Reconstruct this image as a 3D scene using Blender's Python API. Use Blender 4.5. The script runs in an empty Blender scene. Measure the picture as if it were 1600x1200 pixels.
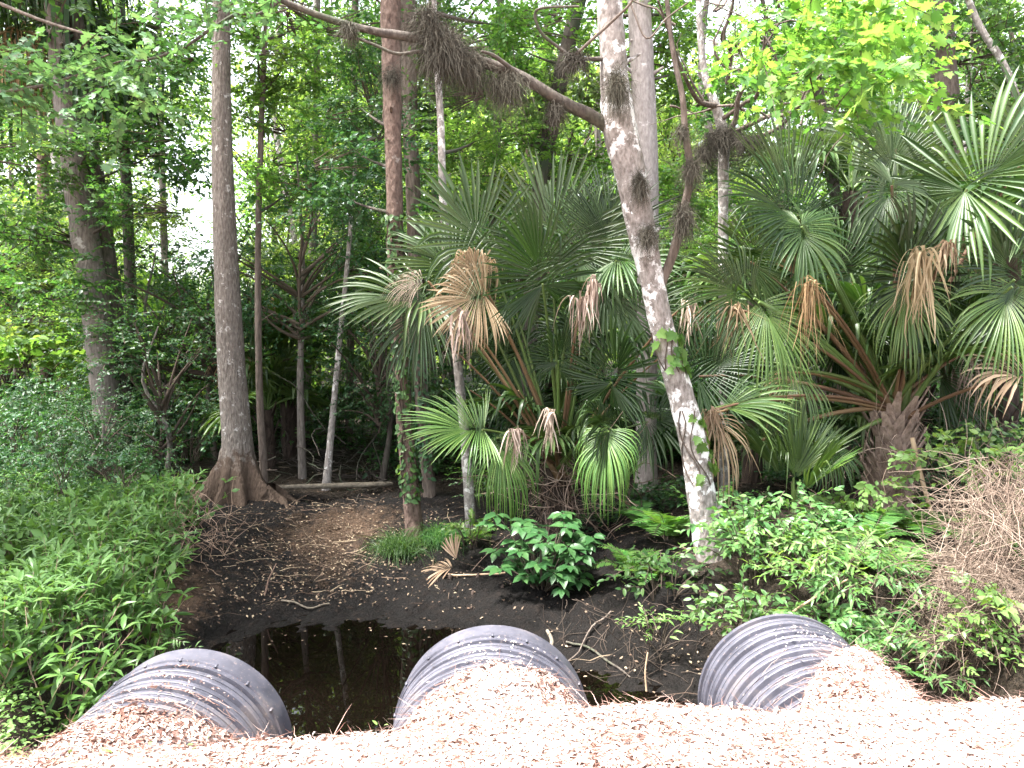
import bpy, math
import numpy as np
from mathutils import Matrix, Vector
R = math.radians
SC = bpy.context.scene
COL = SC.collection
rng = np.random.default_rng(7)
V3 = lambda *a: np.array(a, float)
def nrm(a): return a / np.maximum(np.linalg.norm(a, axis=-1, keepdims=True), 1e-9)

# ------------------------------------------------------------------ camera
F = 1232.0; EYE = V3(0, 0, 1.6); PITCH = math.atan(80 / F)
FWD = V3(0, math.cos(PITCH), -math.sin(PITCH)); UP = V3(0, math.sin(PITCH), math.cos(PITCH)); RIGHT = V3(1, 0, 0)
def P(px, py, d):
    """a point at distance d (metres along y) seen at that place of the photograph"""
    v = FWD + RIGHT * ((px - 800) / F) + UP * ((600 - py) / F)
    return EYE + v * (d / v[1])
cam = bpy.data.cameras.new('camera'); cam.sensor_width = 36; cam.angle = 2 * math.atan(800 / F)
cam.clip_end = 500; cam.clip_start = 0.05
camo = bpy.data.objects.new('camera', cam); COL.objects.link(camo)
camo.location = EYE; camo.rotation_euler = (R(90) - PITCH, 0, 0); SC.camera = camo

# ------------------------------------------------------------------ mesh collector
class MB:
    def __init__(s): s.v = []; s.f = {3: [], 4: []}; s.m = {3: [], 4: []}; s.n = 0
    def add(s, v, f, mi=0):
        v = np.asarray(v, float).reshape(-1, 3); f = np.asarray(f, int); k = f.shape[1]
        s.v.append(v); s.f[k].append(f + s.n); s.m[k].append(np.full(len(f), mi)); s.n += len(v); return s
    def mesh(s, name, mats, off=None, smooth=True):
        me = bpy.data.meshes.new(name)
        v = np.concatenate(s.v) if s.v else np.zeros((0, 3))
        if off is not None: v = v - np.asarray(off)
        me.vertices.add(len(v)); me.vertices.foreach_set('co', v.astype(np.float32).ravel())
        idx, tot, mi = [], [], []
        for k in (3, 4):
            if s.f[k]:
                f = np.concatenate(s.f[k]); idx.append(f.ravel()); tot.append(np.full(len(f), k)); mi.append(np.concatenate(s.m[k]))
        idx = np.concatenate(idx); tot = np.concatenate(tot); mi = np.concatenate(mi)
        me.loops.add(len(idx)); me.loops.foreach_set('vertex_index', idx.astype(np.int32))
        me.polygons.add(len(tot)); me.polygons.foreach_set('loop_start', (np.cumsum(tot) - tot).astype(np.int32))
        for m in (mats if isinstance(mats, (list, tuple)) else [mats]): me.materials.append(m)
        me.polygons.foreach_set('material_index', mi.astype(np.int32))
        me.polygons.foreach_set('use_smooth', np.full(len(tot), smooth))
        me.update(calc_edges=True)
        return me
def tag(o, label=None, cat=None, group=None, kind=None):
    for k, x in (('label', label), ('category', cat), ('group', group), ('kind', kind)):
        if x: o[k] = x
    return o
def obj(name, me, parent=None, loc=(0, 0, 0)):
    o = bpy.data.objects.new(name, me); COL.objects.link(o); o.location = loc
    if parent: o.parent = parent
    return o
def thing(name, loc, label, cat, group=None):
    return tag(obj(name, None, None, loc), label, cat, group)
def part(name, mb, mats, parent, smooth=True):
    """a part whose geometry was collected in world coordinates"""
    off = V3(*parent.location)
    p = parent.parent
    while p: off = off + V3(*p.location); p = p.parent
    return obj(name, mb.mesh(name, mats, off, smooth), parent)
def solo(name, mb, mats, loc, label, cat, group=None, kind=None, smooth=True):
    return tag(obj(name, mb.mesh(name, mats, loc, smooth), None, loc), label, cat, group, kind)
def dup(root, loc, rz, sc, label=None, group=None):
    r = root.copy(); COL.objects.link(r); r.location = loc; r.rotation_euler = (0, 0, rz)
    r.scale = (sc, sc, sc) if np.isscalar(sc) else sc
    if label: r['label'] = label
    if group: r['group'] = group
    for ch in root.children:
        c = ch.copy(); COL.objects.link(c); c.parent = r
        for g in ch.children:
            d = g.copy(); COL.objects.link(d); d.parent = c
    return r

# ------------------------------------------------------------------ shapes
def frames(pts):
    t = nrm(np.gradient(pts, axis=0)); ref = V3(0, 0, 1) if abs(t[0][2]) < .8 else V3(0, 1, 0)
    u = nrm(np.cross(ref, t[0])); us = []
    for k in range(len(pts)):
        u = nrm(u - t[k] * np.dot(u, t[k])); us.append(u)
    us = np.array(us); return us, np.cross(t, us)
def tube(mb, pts, rad, sides=8, mi=0, rough=0.0, rg=None, cap=True):
    pts = np.asarray(pts, float); n = len(pts); rad = np.broadcast_to(np.asarray(rad, float), (n,))
    u, v = frames(pts); a = np.linspace(0, 2 * math.pi, sides, endpoint=False)
    rr = np.repeat(rad[:, None], sides, 1)
    if rough and rg is not None: rr = rr * (1 + rough * rg.normal(size=(n, sides)))
    ring = pts[:, None] + (u[:, None] * np.cos(a)[:, None] + v[:, None] * np.sin(a)[:, None]) * rr[..., None]
    i, j = np.meshgrid(np.arange(n - 1), np.arange(sides), indexing='ij'); j2 = (j + 1) % sides
    q = np.stack([i * sides + j, i * sides + j2, (i + 1) * sides + j2, (i + 1) * sides + j], -1).reshape(-1, 4)
    mb.add(ring, q, mi)
    if cap:
        k = np.arange(sides)
        e = np.concatenate([ring[-1], pts[-1:] + (pts[-1:] - pts[-2:-1]) * .02])
        mb.add(e, np.stack([k, (k + 1) % sides, np.full(sides, sides)], 1), mi)
def strip_many(mb, starts, dirs, lens, wid, droop, nseg, mi, rg, side=None, wob=0.0):
    """many thin ribbons at once: starts (N,3), dirs (N,3)"""
    N = len(starts); t = np.linspace(0, 1, nseg + 1)
    d = nrm(dirs); L = np.asarray(lens).reshape(-1, 1, 1)
    c = starts[:, None] + d[:, None] * (t[None, :, None] * L)
    c[..., 2] -= (np.asarray(droop).reshape(-1, 1) * L[:, :, 0]) * t ** 2
    if wob: c = c + np.cumsum(rg.normal(size=c.shape), 1) * wob * (L / nseg)
    if side is None:
        side = nrm(np.cross(d, rg.normal(size=d.shape)))
    w = (np.asarray(wid).reshape(-1, 1) * (1 - t ** 2 * .9))[..., None] * side[:, None]
    v = np.stack([c - w, c + w], 2)
    k = nseg + 1
    i = np.arange(N)[:, None] * (2 * k) + (np.arange(nseg) * 2)[None]
    q = np.stack([i, i + 1, i + 3, i + 2], -1).reshape(-1, 4)
    mb.add(v, q, mi)
def smooth_poly(pts, k=5):
    """Catmull-Rom through rows of values"""
    p = np.asarray(pts, float); p = np.concatenate([[2 * p[0] - p[1]], p, [2 * p[-1] - p[-2]]]); out = []
    for i in range(1, len(p) - 2):
        for t in np.linspace(0, 1, k, endpoint=False):
            a, b, c, d = p[i - 1], p[i], p[i + 1], p[i + 2]
            out.append(.5 * (2 * b + (c - a) * t + (2 * a - 5 * b + 4 * c - d) * t * t + (3 * b - a - 3 * c + d) * t ** 3))
    out.append(p[-2]); return np.array(out)

# leaf templates: x along the leaf, y across, z up
def tpl(v, f): return np.array(v, float), np.array(f, int)
L_FAR = tpl([(0, 0, 0), (.45, .27, .05), (1, 0, -.06), (.45, -.27, .05)], [(0, 1, 2), (0, 2, 3)])
def leaf_oval(w, droop=.14, fold=.05):
    v = [(0, 0, 0), (.22, 0, -.0), (.6, 0, -.03), (1, 0, -droop), (.22, w * .8, fold), (.6, w * .85, fold - .03), (.22, -w * .8, fold), (.6, -w * .85, fold - .03)]
    return tpl(v, [(0, 1, 4), (1, 5, 4), (1, 2, 5), (2, 3, 5), (0, 6, 1), (1, 6, 7), (1, 7, 2), (2, 7, 3)])
L_OVAL = leaf_oval(.24); L_LANCE = leaf_oval(.13, .22, .035); L_BROAD = leaf_oval(.32, .12, .06)
def leaf_maple():
    o = [(.0, .0), (-.02, .2), (.1, .2), (.02, .46), (.3, .34), (.36, .52), (.46, .36), (.62, .5), (.58, .22), (.72, .2), (1, 0)]
    up = [(x, y, .06 * y * 2 - .1 * x * x) for x, y in o]; dn = [(x, -y, .06 * y * 2 - .1 * x * x) for x, y in o[1:-1]]
    v = [(.34, 0, -.03)] + up + dn[::-1]; n = len(v) - 1
    return tpl(v, [(0, 1 + (k + 1) % n, 1 + k) for k in range(n)])
L_MAPLE = leaf_maple()
def leaves(mb, pos, dirs, nor, size, T, mi=0, wide=1.0):
    tv, tf = T; x = nrm(dirs); y = nrm(np.cross(nor, x)); z = np.cross(x, y)
    s = np.asarray(size).reshape(-1, 1, 1)
    v = pos[:, None] + s * (x[:, None] * tv[None, :, 0:1] + y[:, None] * tv[None, :, 1:2] * wide + z[:, None] * tv[None, :, 2:3])
    f = tf[None] + (np.arange(len(pos)) * len(tv))[:, None, None]
    mb.add(v, f.reshape(-1, 3), mi)
def sprays(mb, base, axis, up, length, nleaf, size, T, rg, mi=0, tw=1, twig=True, tilt=.35, ang=52, droop=.18):
    """leafy twigs: base, axis, up (S,3), length (S,), every twig with nleaf leaves along it"""
    S = len(base); x = nrm(axis); y = nrm(np.cross(up, x)); z = np.cross(x, y)
    t = (np.arange(nleaf) + .6) / nleaf
    Ls = np.asarray(length).reshape(-1, 1, 1); tt = t[None, :, None] + rg.normal(size=(S, nleaf, 1)) * .02
    c = base[:, None] + x[:, None] * tt * Ls - z[:, None] * (droop * Ls * tt ** 2)
    sgn = np.where(np.arange(nleaf) % 2, 1., -1.)[None, :, None]
    a = R(ang) * (1 - .5 * t)[None, :, None] + rg.normal(size=(S, nleaf, 1)) * .3
    d = x[:, None] * np.cos(a) + y[:, None] * np.sin(a) * sgn + z[:, None] * rg.normal(-.22, .3, size=(S, nleaf, 1))
    n = z[:, None] + rg.normal(size=(S, nleaf, 3)) * tilt
    sz = size * (1 - .35 * t)[None] * rg.uniform(.65, 1.2, size=(S, nleaf))
    leaves(mb, c.reshape(-1, 3), d.reshape(-1, 3), n.reshape(-1, 3), sz.ravel(), T, mi)
    if twig:
        tp = np.linspace(0, .95, 4)[None, :, None]
        cc = base[:, None] + x[:, None] * tp * Ls - z[:, None] * (droop * Ls * tp ** 2)
        w = (.010 * (1 - tp[0] * .8))[None] * y[:, None] * np.clip(Ls, .4, 1.2)
        v = np.stack([cc - w, cc + w], 2); i = np.arange(S)[:, None] * 8 + (np.arange(3) * 2)[None]
        mb.add(v, np.stack([i, i + 1, i + 3, i + 2], -1).reshape(-1, 4), tw)
def crown_mb(seed, rad, nclump, nspray, nleaf, size, T, length=.8, base=None, up_bias=.1, clump=.33, limb=.03, mi=0, tw=1, tilt=.45, shell=True):
    """a crown about the origin: limbs run from base to clumps, each clump holds leafy twigs"""
    rg = np.random.default_rng(seed); mb = MB(); rad = np.asarray(rad, float)
    d = nrm(rg.normal(size=(nclump, 3))); rr = rg.uniform(.25, 1, size=(nclump, 1)) ** .5
    cc = d * rr * rad
    base = V3(0, 0, -rad[2]) if base is None else base
    for c in cc:
        b0 = base + V3(0, 0, 1) * (np.clip((c[2] - base[2]) * rg.uniform(.2, .6), 0, None))
        mid = (b0 + c) / 2 + rg.normal(size=3) * .1 * rad + V3(0, 0, .05 * rad[2])
        tt = np.linspace(0, 1, 6)[:, None]; pts = b0 * (1 - tt) ** 2 + 2 * mid * tt * (1 - tt) + c * tt ** 2
        tube(mb, pts, np.linspace(limb, limb * .2, 6), 5, tw, cap=False)
    k = rg.integers(0, nclump, nspray)
    off = rg.normal(size=(nspray, 3)) * clump * rad.mean() * V3(1, 1, .62)
    p = cc[k] + off
    ax = nrm(off + cc[k] * .25 + rg.normal(size=(nspray, 3)) * .25 * rad.mean()); ax[:, 2] = ax[:, 2] * .45 + up_bias
    up = V3(0, 0, 1) + rg.normal(size=(nspray, 3)) * .3
    sprays(mb, p - nrm(ax) * length * .4, ax, up, length * rg.uniform(.6, 1.3, nspray), nleaf, size, T, rg, mi, tw, tilt=tilt)
    return mb
# ------------------------------------------------------------------ materials
def new_mat(name):
    m = bpy.data.materials.new(name); m.use_nodes = True; nt = m.node_tree; nt.nodes.clear()
    out = nt.nodes.new('ShaderNodeOutputMaterial'); return m, nt, out
def N(nt, typ, **kw):
    n = nt.nodes.new(typ)
    for k, v in kw.items():
        if k in n.inputs: n.inputs[k].default_value = v
        else: setattr(n, k, v)
    return n
def ramp(nt, fac, stops):
    r = nt.nodes.new('ShaderNodeValToRGB'); e = r.color_ramp.elements
    while len(e) < len(stops): e.new(.5)
    for k, (p, c) in enumerate(stops): e[k].position = p; e[k].color = (*c, 1) if len(c) == 3 else c
    nt.links.new(fac, r.inputs[0]); return r.outputs[0]
def mixc(nt, fac, a, b, mode='MIX'):
    m = nt.nodes.new('ShaderNodeMix'); m.data_type = 'RGBA'; m.blend_type = mode
    for s, x in ((0, fac), (6, a), (7, b)):
        if hasattr(x, 'links'): nt.links.new(x, m.inputs[s])
        else: m.inputs[s].default_value = x if s == 0 else (*x, 1)
    return m.outputs[2]
def leaf_mat(name, cols, trans=.4, tcol=None, rough=.45, spec=.35):
    m, nt, out = new_mat(name); L = nt.links.new
    g = N(nt, 'ShaderNodeNewGeometry'); oi = N(nt, 'ShaderNodeObjectInfo')
    stops = [(k / max(1, len(cols) - 1), c) for k, c in enumerate(cols)]
    c = ramp(nt, g.outputs['Random Per Island'], stops)
    hs = N(nt, 'ShaderNodeHueSaturation', Saturation=1.0)
    mr = N(nt, 'ShaderNodeMapRange'); mr.inputs[3].default_value = .488; mr.inputs[4].default_value = .512
    L(oi.outputs['Random'], mr.inputs[0]); L(mr.outputs[0], hs.inputs['Hue'])
    mv = N(nt, 'ShaderNodeMapRange'); mv.inputs[3].default_value = .8; mv.inputs[4].default_value = 1.2
    L(oi.outputs['Random'], mv.inputs[0]); L(mv.outputs[0], hs.inputs['Value']); L(c, hs.inputs['Color'])
    p = N(nt, 'ShaderNodeBsdfPrincipled', Roughness=rough); p.inputs['Specular IOR Level'].default_value = spec
    L(hs.outputs[0], p.inputs['Base Color'])
    if trans:
        t = N(nt, 'ShaderNodeBsdfTranslucent')
        tc = mixc(nt, 1.0, hs.outputs[0], tcol or (1.9, 1.75, .8), 'MULTIPLY'); L(tc, t.inputs[0])
        mx = N(nt, 'ShaderNodeMixShader'); mx.inputs[0].default_value = trans
        L(p.outputs[0], mx.inputs[1]); L(t.outputs[0], mx.inputs[2]); L(mx.outputs[0], out.inputs[0])
    else: L(p.outputs[0], out.inputs[0])
    return m
def bark_mat(name, dark, light, patch=None, patch_lo=.55, scale=6.0, zs=.25, bump=.6, moss=None, patch_scale=3.0, rough=.85, stain=None):
    m, nt, out = new_mat(name); L = nt.links.new
    tc = N(nt, 'ShaderNodeTexCoord'); mp = N(nt, 'ShaderNodeMapping'); mp.inputs['Scale'].default_value = (1, 1, zs)
    L(tc.outputs['Object'], mp.inputs[0])
    n1 = N(nt, 'ShaderNodeTexNoise', Scale=scale * 5, Detail=6., Roughness=.65); L(mp.outputs[0], n1.inputs['Vector'])
    n3 = N(nt, 'ShaderNodeTexVoronoi', Scale=scale * 4); L(mp.outputs[0], n3.inputs['Vector'])
    c = ramp(nt, n1.outputs[0], [(.3, dark), (.68, light)])
    n2 = N(nt, 'ShaderNodeTexNoise', Scale=patch_scale, Detail=5., Roughness=.7); L(tc.outputs['Object'], n2.inputs['Vector'])
    if moss:
        n4 = N(nt, 'ShaderNodeTexNoise', Scale=1.7, Detail=4.); L(tc.outputs['Object'], n4.inputs['Vector'])
        c = mixc(nt, ramp(nt, n4.outputs[0], [(.5, (0, 0, 0)), (.68, (1, 1, 1))]), c, moss)
    if patch:
        c = mixc(nt, ramp(nt, n2.outputs[0], [(patch_lo, (0, 0, 0)), (patch_lo + .05, (1, 1, 1))]), c, patch)
    if stain:
        sp = N(nt, 'ShaderNodeSeparateXYZ'); L(tc.outputs['Object'], sp.inputs[0])
        ma = N(nt, 'ShaderNodeMath', operation='MULTIPLY_ADD'); L(n2.outputs[0], ma.inputs[0]); ma.inputs[1].default_value = -1.1; L(sp.outputs[2], ma.inputs[2])
        c = mixc(nt, ramp(nt, ma.outputs[0], [(stain - .04, (1, 1, 1)), (stain + .1, (0, 0, 0))]), c, (.062, .043, .031))
    h = mixc(nt, .5, n1.outputs[0], n3.outputs['Distance'])
    b = N(nt, 'ShaderNodeBump', Strength=bump, Distance=.03); L(h, b.inputs['Height'])
    p = N(nt, 'ShaderNodeBsdfPrincipled', Roughness=rough); p.inputs['Specular IOR Level'].default_value = .2
    L(c, p.inputs['Base Color']); L(b.outputs[0], p.inputs['Normal']); L(p.outputs[0], out.inputs[0])
    return m
def flat_mat(name, cols, rough=.8, spec=.2, trans=0):
    return leaf_mat(name, cols, trans, (1.3, 1.2, 1.0), rough, spec)
M = {}
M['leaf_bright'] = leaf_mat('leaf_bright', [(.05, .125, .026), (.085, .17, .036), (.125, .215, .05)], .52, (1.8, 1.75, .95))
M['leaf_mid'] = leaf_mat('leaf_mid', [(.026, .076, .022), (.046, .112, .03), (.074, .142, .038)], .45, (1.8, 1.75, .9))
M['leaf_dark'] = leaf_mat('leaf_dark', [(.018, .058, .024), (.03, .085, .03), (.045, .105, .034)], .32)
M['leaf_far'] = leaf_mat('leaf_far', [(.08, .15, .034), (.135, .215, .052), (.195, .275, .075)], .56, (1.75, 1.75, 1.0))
M['leaf_maple'] = leaf_mat('leaf_maple', [(.055, .14, .03), (.10, .205, .045), (.165, .26, .06)], .5, (1.8, 1.75, .95))
M['leaf_maple_left'] = leaf_mat('leaf_maple_left', [(.045, .105, .042), (.07, .14, .058), (.098, .168, .072)], .36, (1.7, 1.7, 1.0))
M['leaf_weed'] = leaf_mat('leaf_weed', [(.042, .094, .022), (.066, .138, .032), (.095, .172, .046)], .3, rough=.4)
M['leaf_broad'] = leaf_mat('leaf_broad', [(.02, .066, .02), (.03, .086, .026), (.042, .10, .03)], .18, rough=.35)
M['leaf_shrub'] = leaf_mat('leaf_shrub', [(.045, .118, .036), (.078, .17, .05), (.12, .22, .068)], .35, rough=.4)
M['leaf_lime'] = leaf_mat('leaf_lime', [(.08, .17, .042), (.125, .23, .06), (.17, .27, .085)], .4)
M['fern'] = leaf_mat('fern', [(.045, .125, .028), (.07, .16, .035), (.095, .185, .04)], .4)
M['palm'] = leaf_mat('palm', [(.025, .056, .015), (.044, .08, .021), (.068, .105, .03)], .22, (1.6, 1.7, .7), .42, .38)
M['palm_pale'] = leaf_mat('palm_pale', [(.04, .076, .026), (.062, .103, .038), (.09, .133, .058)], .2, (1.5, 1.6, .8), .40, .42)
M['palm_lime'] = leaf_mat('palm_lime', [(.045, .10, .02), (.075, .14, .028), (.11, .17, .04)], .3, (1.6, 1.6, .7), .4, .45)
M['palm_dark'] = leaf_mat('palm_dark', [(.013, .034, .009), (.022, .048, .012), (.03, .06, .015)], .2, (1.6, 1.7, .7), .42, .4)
M['palm_dead'] = flat_mat('palm_dead', [(.16, .10, .055), (.26, .17, .095), (.36, .26, .16)], .8, .15, .25)
M['palm_tan'] = flat_mat('palm_tan', [(.17, .12, .075), (.26, .19, .12), (.37, .29, .20)], .75, .15, .25)
M['palm_grey'] = flat_mat('palm_grey', [(.20, .15, .12), (.30, .23, .19), (.42, .34, .29)], .8, .15, .2)
M['petiole'] = flat_mat('petiole', [(.06, .10, .025), (.08, .12, .03)], .45, .4)
M['petiole_brown'] = flat_mat('petiole_brown', [(.085, .05, .027), (.15, .088, .048)], .6, .3)
M['twig'] = flat_mat('twig', [(.05, .04, .03), (.09, .07, .055)], .9, .1)
M['twig_pale'] = flat_mat('twig_pale', [(.14, .11, .09), (.24, .20, .17)], .9, .1)
M['vine_dead'] = flat_mat('vine_dead', [(.11, .08, .058), (.23, .175, .13), (.36, .29, .225)], .85, .1)
M['stem_red'] = flat_mat('stem_red', [(.11, .07, .052), (.20, .135, .10), (.30, .22, .17)], .85, .1)
M['air_plant'] = flat_mat('air_plant', [(.03, .027, .02), (.06, .054, .042), (.10, .092, .072)], .85, .1)
M['litter'] = flat_mat('litter', [(.16, .095, .075), (.52, .42, .37), (.64, .56, .51), (.68, .61, .56), (.32, .22, .18), (.66, .58, .53), (.50, .41, .36)], .8, .15)
M['litter_brown'] = flat_mat('litter_brown', [(.09, .045, .035), (.20, .11, .085), (.34, .22, .18), (.14, .075, .055), (.48, .37, .32), (.26, .15, .115)], .85, .1)
M['fallen'] = flat_mat('fallen', [(.05, .034, .025), (.14, .10, .07), (.30, .24, .16), (.06, .042, .03), (.10, .065, .045), (.20, .15, .105)], .8, .15)
M['fiber'] = flat_mat('fiber', [(.10, .065, .05), (.2, .14, .11), (.3, .23, .19)], .9, .1)
M['bark_grey'] = bark_mat('bark_grey', (.07, .058, .05), (.20, .175, .155), (.30, .285, .265), .60)
M['bark_cypress'] = bark_mat('bark_cypress', (.065, .052, .043), (.19, .165, .145), (.36, .34, .32), .60, scale=9, zs=.3, stain=.12, bump=.9, patch_scale=9.)
M['bark_dark'] = bark_mat('bark_dark', (.035, .028, .024), (.10, .085, .07), (.16, .15, .13), .68, moss=(.04, .055, .03))
M['bark_brown'] = bark_mat('bark_brown', (.055, .042, .033), (.15, .12, .10), (.22, .2, .18), .65)
M['bark_red'] = bark_mat('bark_red', (.045, .028, .022), (.155, .108, .086), (.22, .19, .165), .6, scale=5, zs=.5, bump=1.0)
M['bark_pale'] = bark_mat('bark_pale', (.12, .105, .095), (.33, .30, .275), (.55, .53, .50), .54, patch_scale=5, zs=.5)
M['bark_lichen'] = bark_mat('bark_lichen', (.085, .07, .06), (.29, .26, .24), (.58, .565, .55), .53, patch_scale=4.2, zs=.5, bump=.7)
M['bark_smooth'] = bark_mat('bark_smooth', (.15, .125, .115), (.31, .275, .26), (.40, .37, .355), .6, zs=.35, bump=.35)
M['boot'] = bark_mat('boot', (.12, .08, .062), (.36, .27, .22), None, scale=4, zs=.4)
M['boot_dark'] = bark_mat('boot_dark', (.02, .015, .012), (.07, .05, .04), None, scale=4, zs=.4)
M['dead_wood'] = bark_mat('dead_wood', (.07, .058, .045), (.20, .17, .13), None, scale=4, zs=1)
M['stake'] = bark_mat('stake', (.26, .17, .10), (.46, .34, .23), None, scale=4, zs=.2, bump=.2)

def ground_mat():
    m, nt, out = new_mat('forest_ground'); L = nt.links.new
    tc = N(nt, 'ShaderNodeTexCoord')
    def noise(s, d=6., r=.6):
        n = N(nt, 'ShaderNodeTexNoise', Scale=s, Detail=d, Roughness=r); L(tc.outputs['Object'], n.inputs['Vector']); return n.outputs[0]
    a, b, c = noise(1.4), noise(9.), noise(45., 4.)
    at = N(nt, 'ShaderNodeAttribute'); at.attribute_name = 'soil'
    mud = ramp(nt, b, [(.3, (.002, .0016, .0013)), (.55, (.006, .0046, .0038)), (.8, (.018, .0135, .011))])
    brown = ramp(nt, c, [(.3, (.022, .014, .009)), (.6, (.068, .043, .027)), (.8, (.13, .088, .057))])
    floor = ramp(nt, c, [(.3, (.010, .008, .006)), (.6, (.03, .022, .015)), (.8, (.075, .055, .038))])
    sx = N(nt, 'ShaderNodeSeparateColor'); L(at.outputs['Color'], sx.inputs[0])
    md = N(nt, 'ShaderNodeMath', operation='MULTIPLY_ADD'); L(b, md.inputs[0]); md.inputs[1].default_value = .9; L(sx.outputs[0], md.inputs[2])
    f1 = ramp(nt, md.outputs[0], [(.66, (0, 0, 0)), (1.2, (1, 1, 1))])
    md2 = N(nt, 'ShaderNodeMath', operation='MULTIPLY_ADD'); L(a, md2.inputs[0]); md2.inputs[1].default_value = .7; L(sx.outputs[1], md2.inputs[2])
    f2 = ramp(nt, md2.outputs[0], [(.6, (0, 0, 0)), (1.0, (1, 1, 1))])
    col = mixc(nt, f1, mixc(nt, f2, mud, floor), brown)
    hh = mixc(nt, .35, b, c)
    bp = N(nt, 'ShaderNodeBump', Strength=1.0, Distance=.09); L(hh, bp.inputs['Height'])
    p = N(nt, 'ShaderNodeBsdfPrincipled'); p.inputs['Specular IOR Level'].default_value = .16
    rr = ramp(nt, b, [(.35, (.55,) * 3), (.6, (.9,) * 3)]); L(rr, p.inputs['Roughness'])
    L(col, p.inputs['Base Color']); L(bp.outputs[0], p.inputs['Normal']); L(p.outputs[0], out.inputs[0]); return m
M['ground'] = ground_mat()
def mulch_mat():
    m, nt, out = new_mat('mulch_bed'); L = nt.links.new
    tc = N(nt, 'ShaderNodeTexCoord')
    v = N(nt, 'ShaderNodeTexVoronoi', Scale=38.); L(tc.outputs['Object'], v.inputs['Vector'])
    n = N(nt, 'ShaderNodeTexNoise', Scale=14., Detail=6.); L(tc.outputs['Object'], n.inputs['Vector'])
    c = ramp(nt, v.outputs['Color'], [(.1, (.24, .15, .12)), (.5, (.42, .31, .27)), (.9, (.55, .45, .40))])
    c = mixc(nt, ramp(nt, n.outputs[0], [(.45, (0, 0, 0)), (.7, (1, 1, 1))]), c, (.22, .12, .085))
    b = N(nt, 'ShaderNodeBump', Strength=.8, Distance=.02); L(v.outputs['Distance'], b.inputs['Height'])
    p = N(nt, 'ShaderNodeBsdfPrincipled', Roughness=.9); p.inputs['Specular IOR Level'].default_value = .1
    L(c, p.inputs['Base Color']); L(b.outputs[0], p.inputs['Normal']); L(p.outputs[0], out.inputs[0]); return m
M['mulch'] = mulch_mat()
def water_mat():
    m, nt, out = new_mat('swamp_water'); L = nt.links.new
    tc = N(nt, 'ShaderNodeTexCoord'); n = N(nt, 'ShaderNodeTexNoise', Scale=2.2, Detail=2.); L(tc.outputs['Object'], n.inputs['Vector'])
    b = N(nt, 'ShaderNodeBump', Strength=.05, Distance=.02); L(n.outputs[0], b.inputs['Height'])
    p = N(nt, 'ShaderNodeBsdfPrincipled', Roughness=.008, IOR=1.33); p.inputs['Base Color'].default_value = (.0022, .0015, .001, 1)
    L(b.outputs[0], p.inputs['Normal']); L(p.outputs[0], out.inputs[0]); return m
M['water'] = water_mat()
def pipe_mat(name, base, dust):
    m, nt, out = new_mat(name); L = nt.links.new
    tc = N(nt, 'ShaderNodeTexCoord'); n = N(nt, 'ShaderNodeTexNoise', Scale=3.2, Detail=8., Roughness=.7); L(tc.outputs['Object'], n.inputs['Vector'])
    n2 = N(nt, 'ShaderNodeTexNoise', Scale=60., Detail=3.); L(tc.outputs['Object'], n2.inputs['Vector'])
    mp = N(nt, 'ShaderNodeMapping'); mp.inputs['Scale'].default_value = (9, .6, 9); L(tc.outputs['Object'], mp.inputs[0])
    n3 = N(nt, 'ShaderNodeTexNoise', Scale=3., Detail=4.); L(mp.outputs[0], n3.inputs['Vector'])
    c = mixc(nt, ramp(nt, n.outputs[0], [(.38, (0, 0, 0)), (.72, (1, 1, 1))]), base, dust)
    n4 = N(nt, 'ShaderNodeTexNoise', Scale=1.6, Detail=9., Roughness=.75); L(tc.outputs['Object'], n4.inputs['Vector'])
    c = mixc(nt, ramp(nt, n4.outputs[0], [(.52, (0, 0, 0)), (.68, (.75,) * 3)]), c, (.105, .082, .066))
    c = mixc(nt, ramp(nt, n2.outputs[0], [(.62, (0, 0, 0)), (.72, (.6,) * 3)]), c, (.22, .17, .15))
    p = N(nt, 'ShaderNodeBsdfPrincipled'); p.inputs['Specular IOR Level'].default_value = .4
    L(ramp(nt, n.outputs[0], [(.35, (.38,) * 3), (.65, (.65,) * 3)]), p.inputs['Roughness'])
    L(c, p.inputs['Base Color']); L(p.outputs[0], out.inputs[0]); return m
M['pipe'] = pipe_mat('black_plastic', (.036, .036, .047), (.092, .09, .112))
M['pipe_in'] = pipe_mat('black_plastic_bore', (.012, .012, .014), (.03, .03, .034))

# ------------------------------------------------------------------ light
SUN_EL, SUN_AZ = R(69), R(250)          # azimuth clockwise from +y: the sun stands high, to the left of the camera
w = bpy.data.worlds.new('World'); SC.world = w; w.use_nodes = True; nt = w.node_tree; nt.nodes.clear()
sky = nt.nodes.new('ShaderNodeTexSky'); sky.sky_type = 'NISHITA'; sky.sun_disc = False
sky.sun_elevation = SUN_EL; sky.sun_rotation = SUN_AZ; sky.air_density = 1.0; sky.dust_density = 4.0; sky.ozone_density = 1.0
hs = nt.nodes.new('ShaderNodeHueSaturation'); hs.inputs['Saturation'].default_value = .35
bg = nt.nodes.new('ShaderNodeBackground'); bg.inputs[1].default_value = .145
wo = nt.nodes.new('ShaderNodeOutputWorld')
nt.links.new(sky.outputs[0], hs.inputs['Color']); nt.links.new(hs.outputs[0], bg.inputs[0]); nt.links.new(bg.outputs[0], wo.inputs[0])
sd = bpy.data.lights.new('sun', 'SUN'); sd.energy = 3.5; sd.angle = R(7); sd.color = (1, .965, .925)
so = bpy.data.objects.new('sun', sd); COL.objects.link(so)
sv = Vector((math.sin(SUN_AZ) * math.cos(SUN_EL), math.cos(SUN_AZ) * math.cos(SUN_EL), math.sin(SUN_EL)))
so.rotation_euler = sv.to_track_quat('Z', 'Y').to_euler(); so.location = sv * 60
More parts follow.
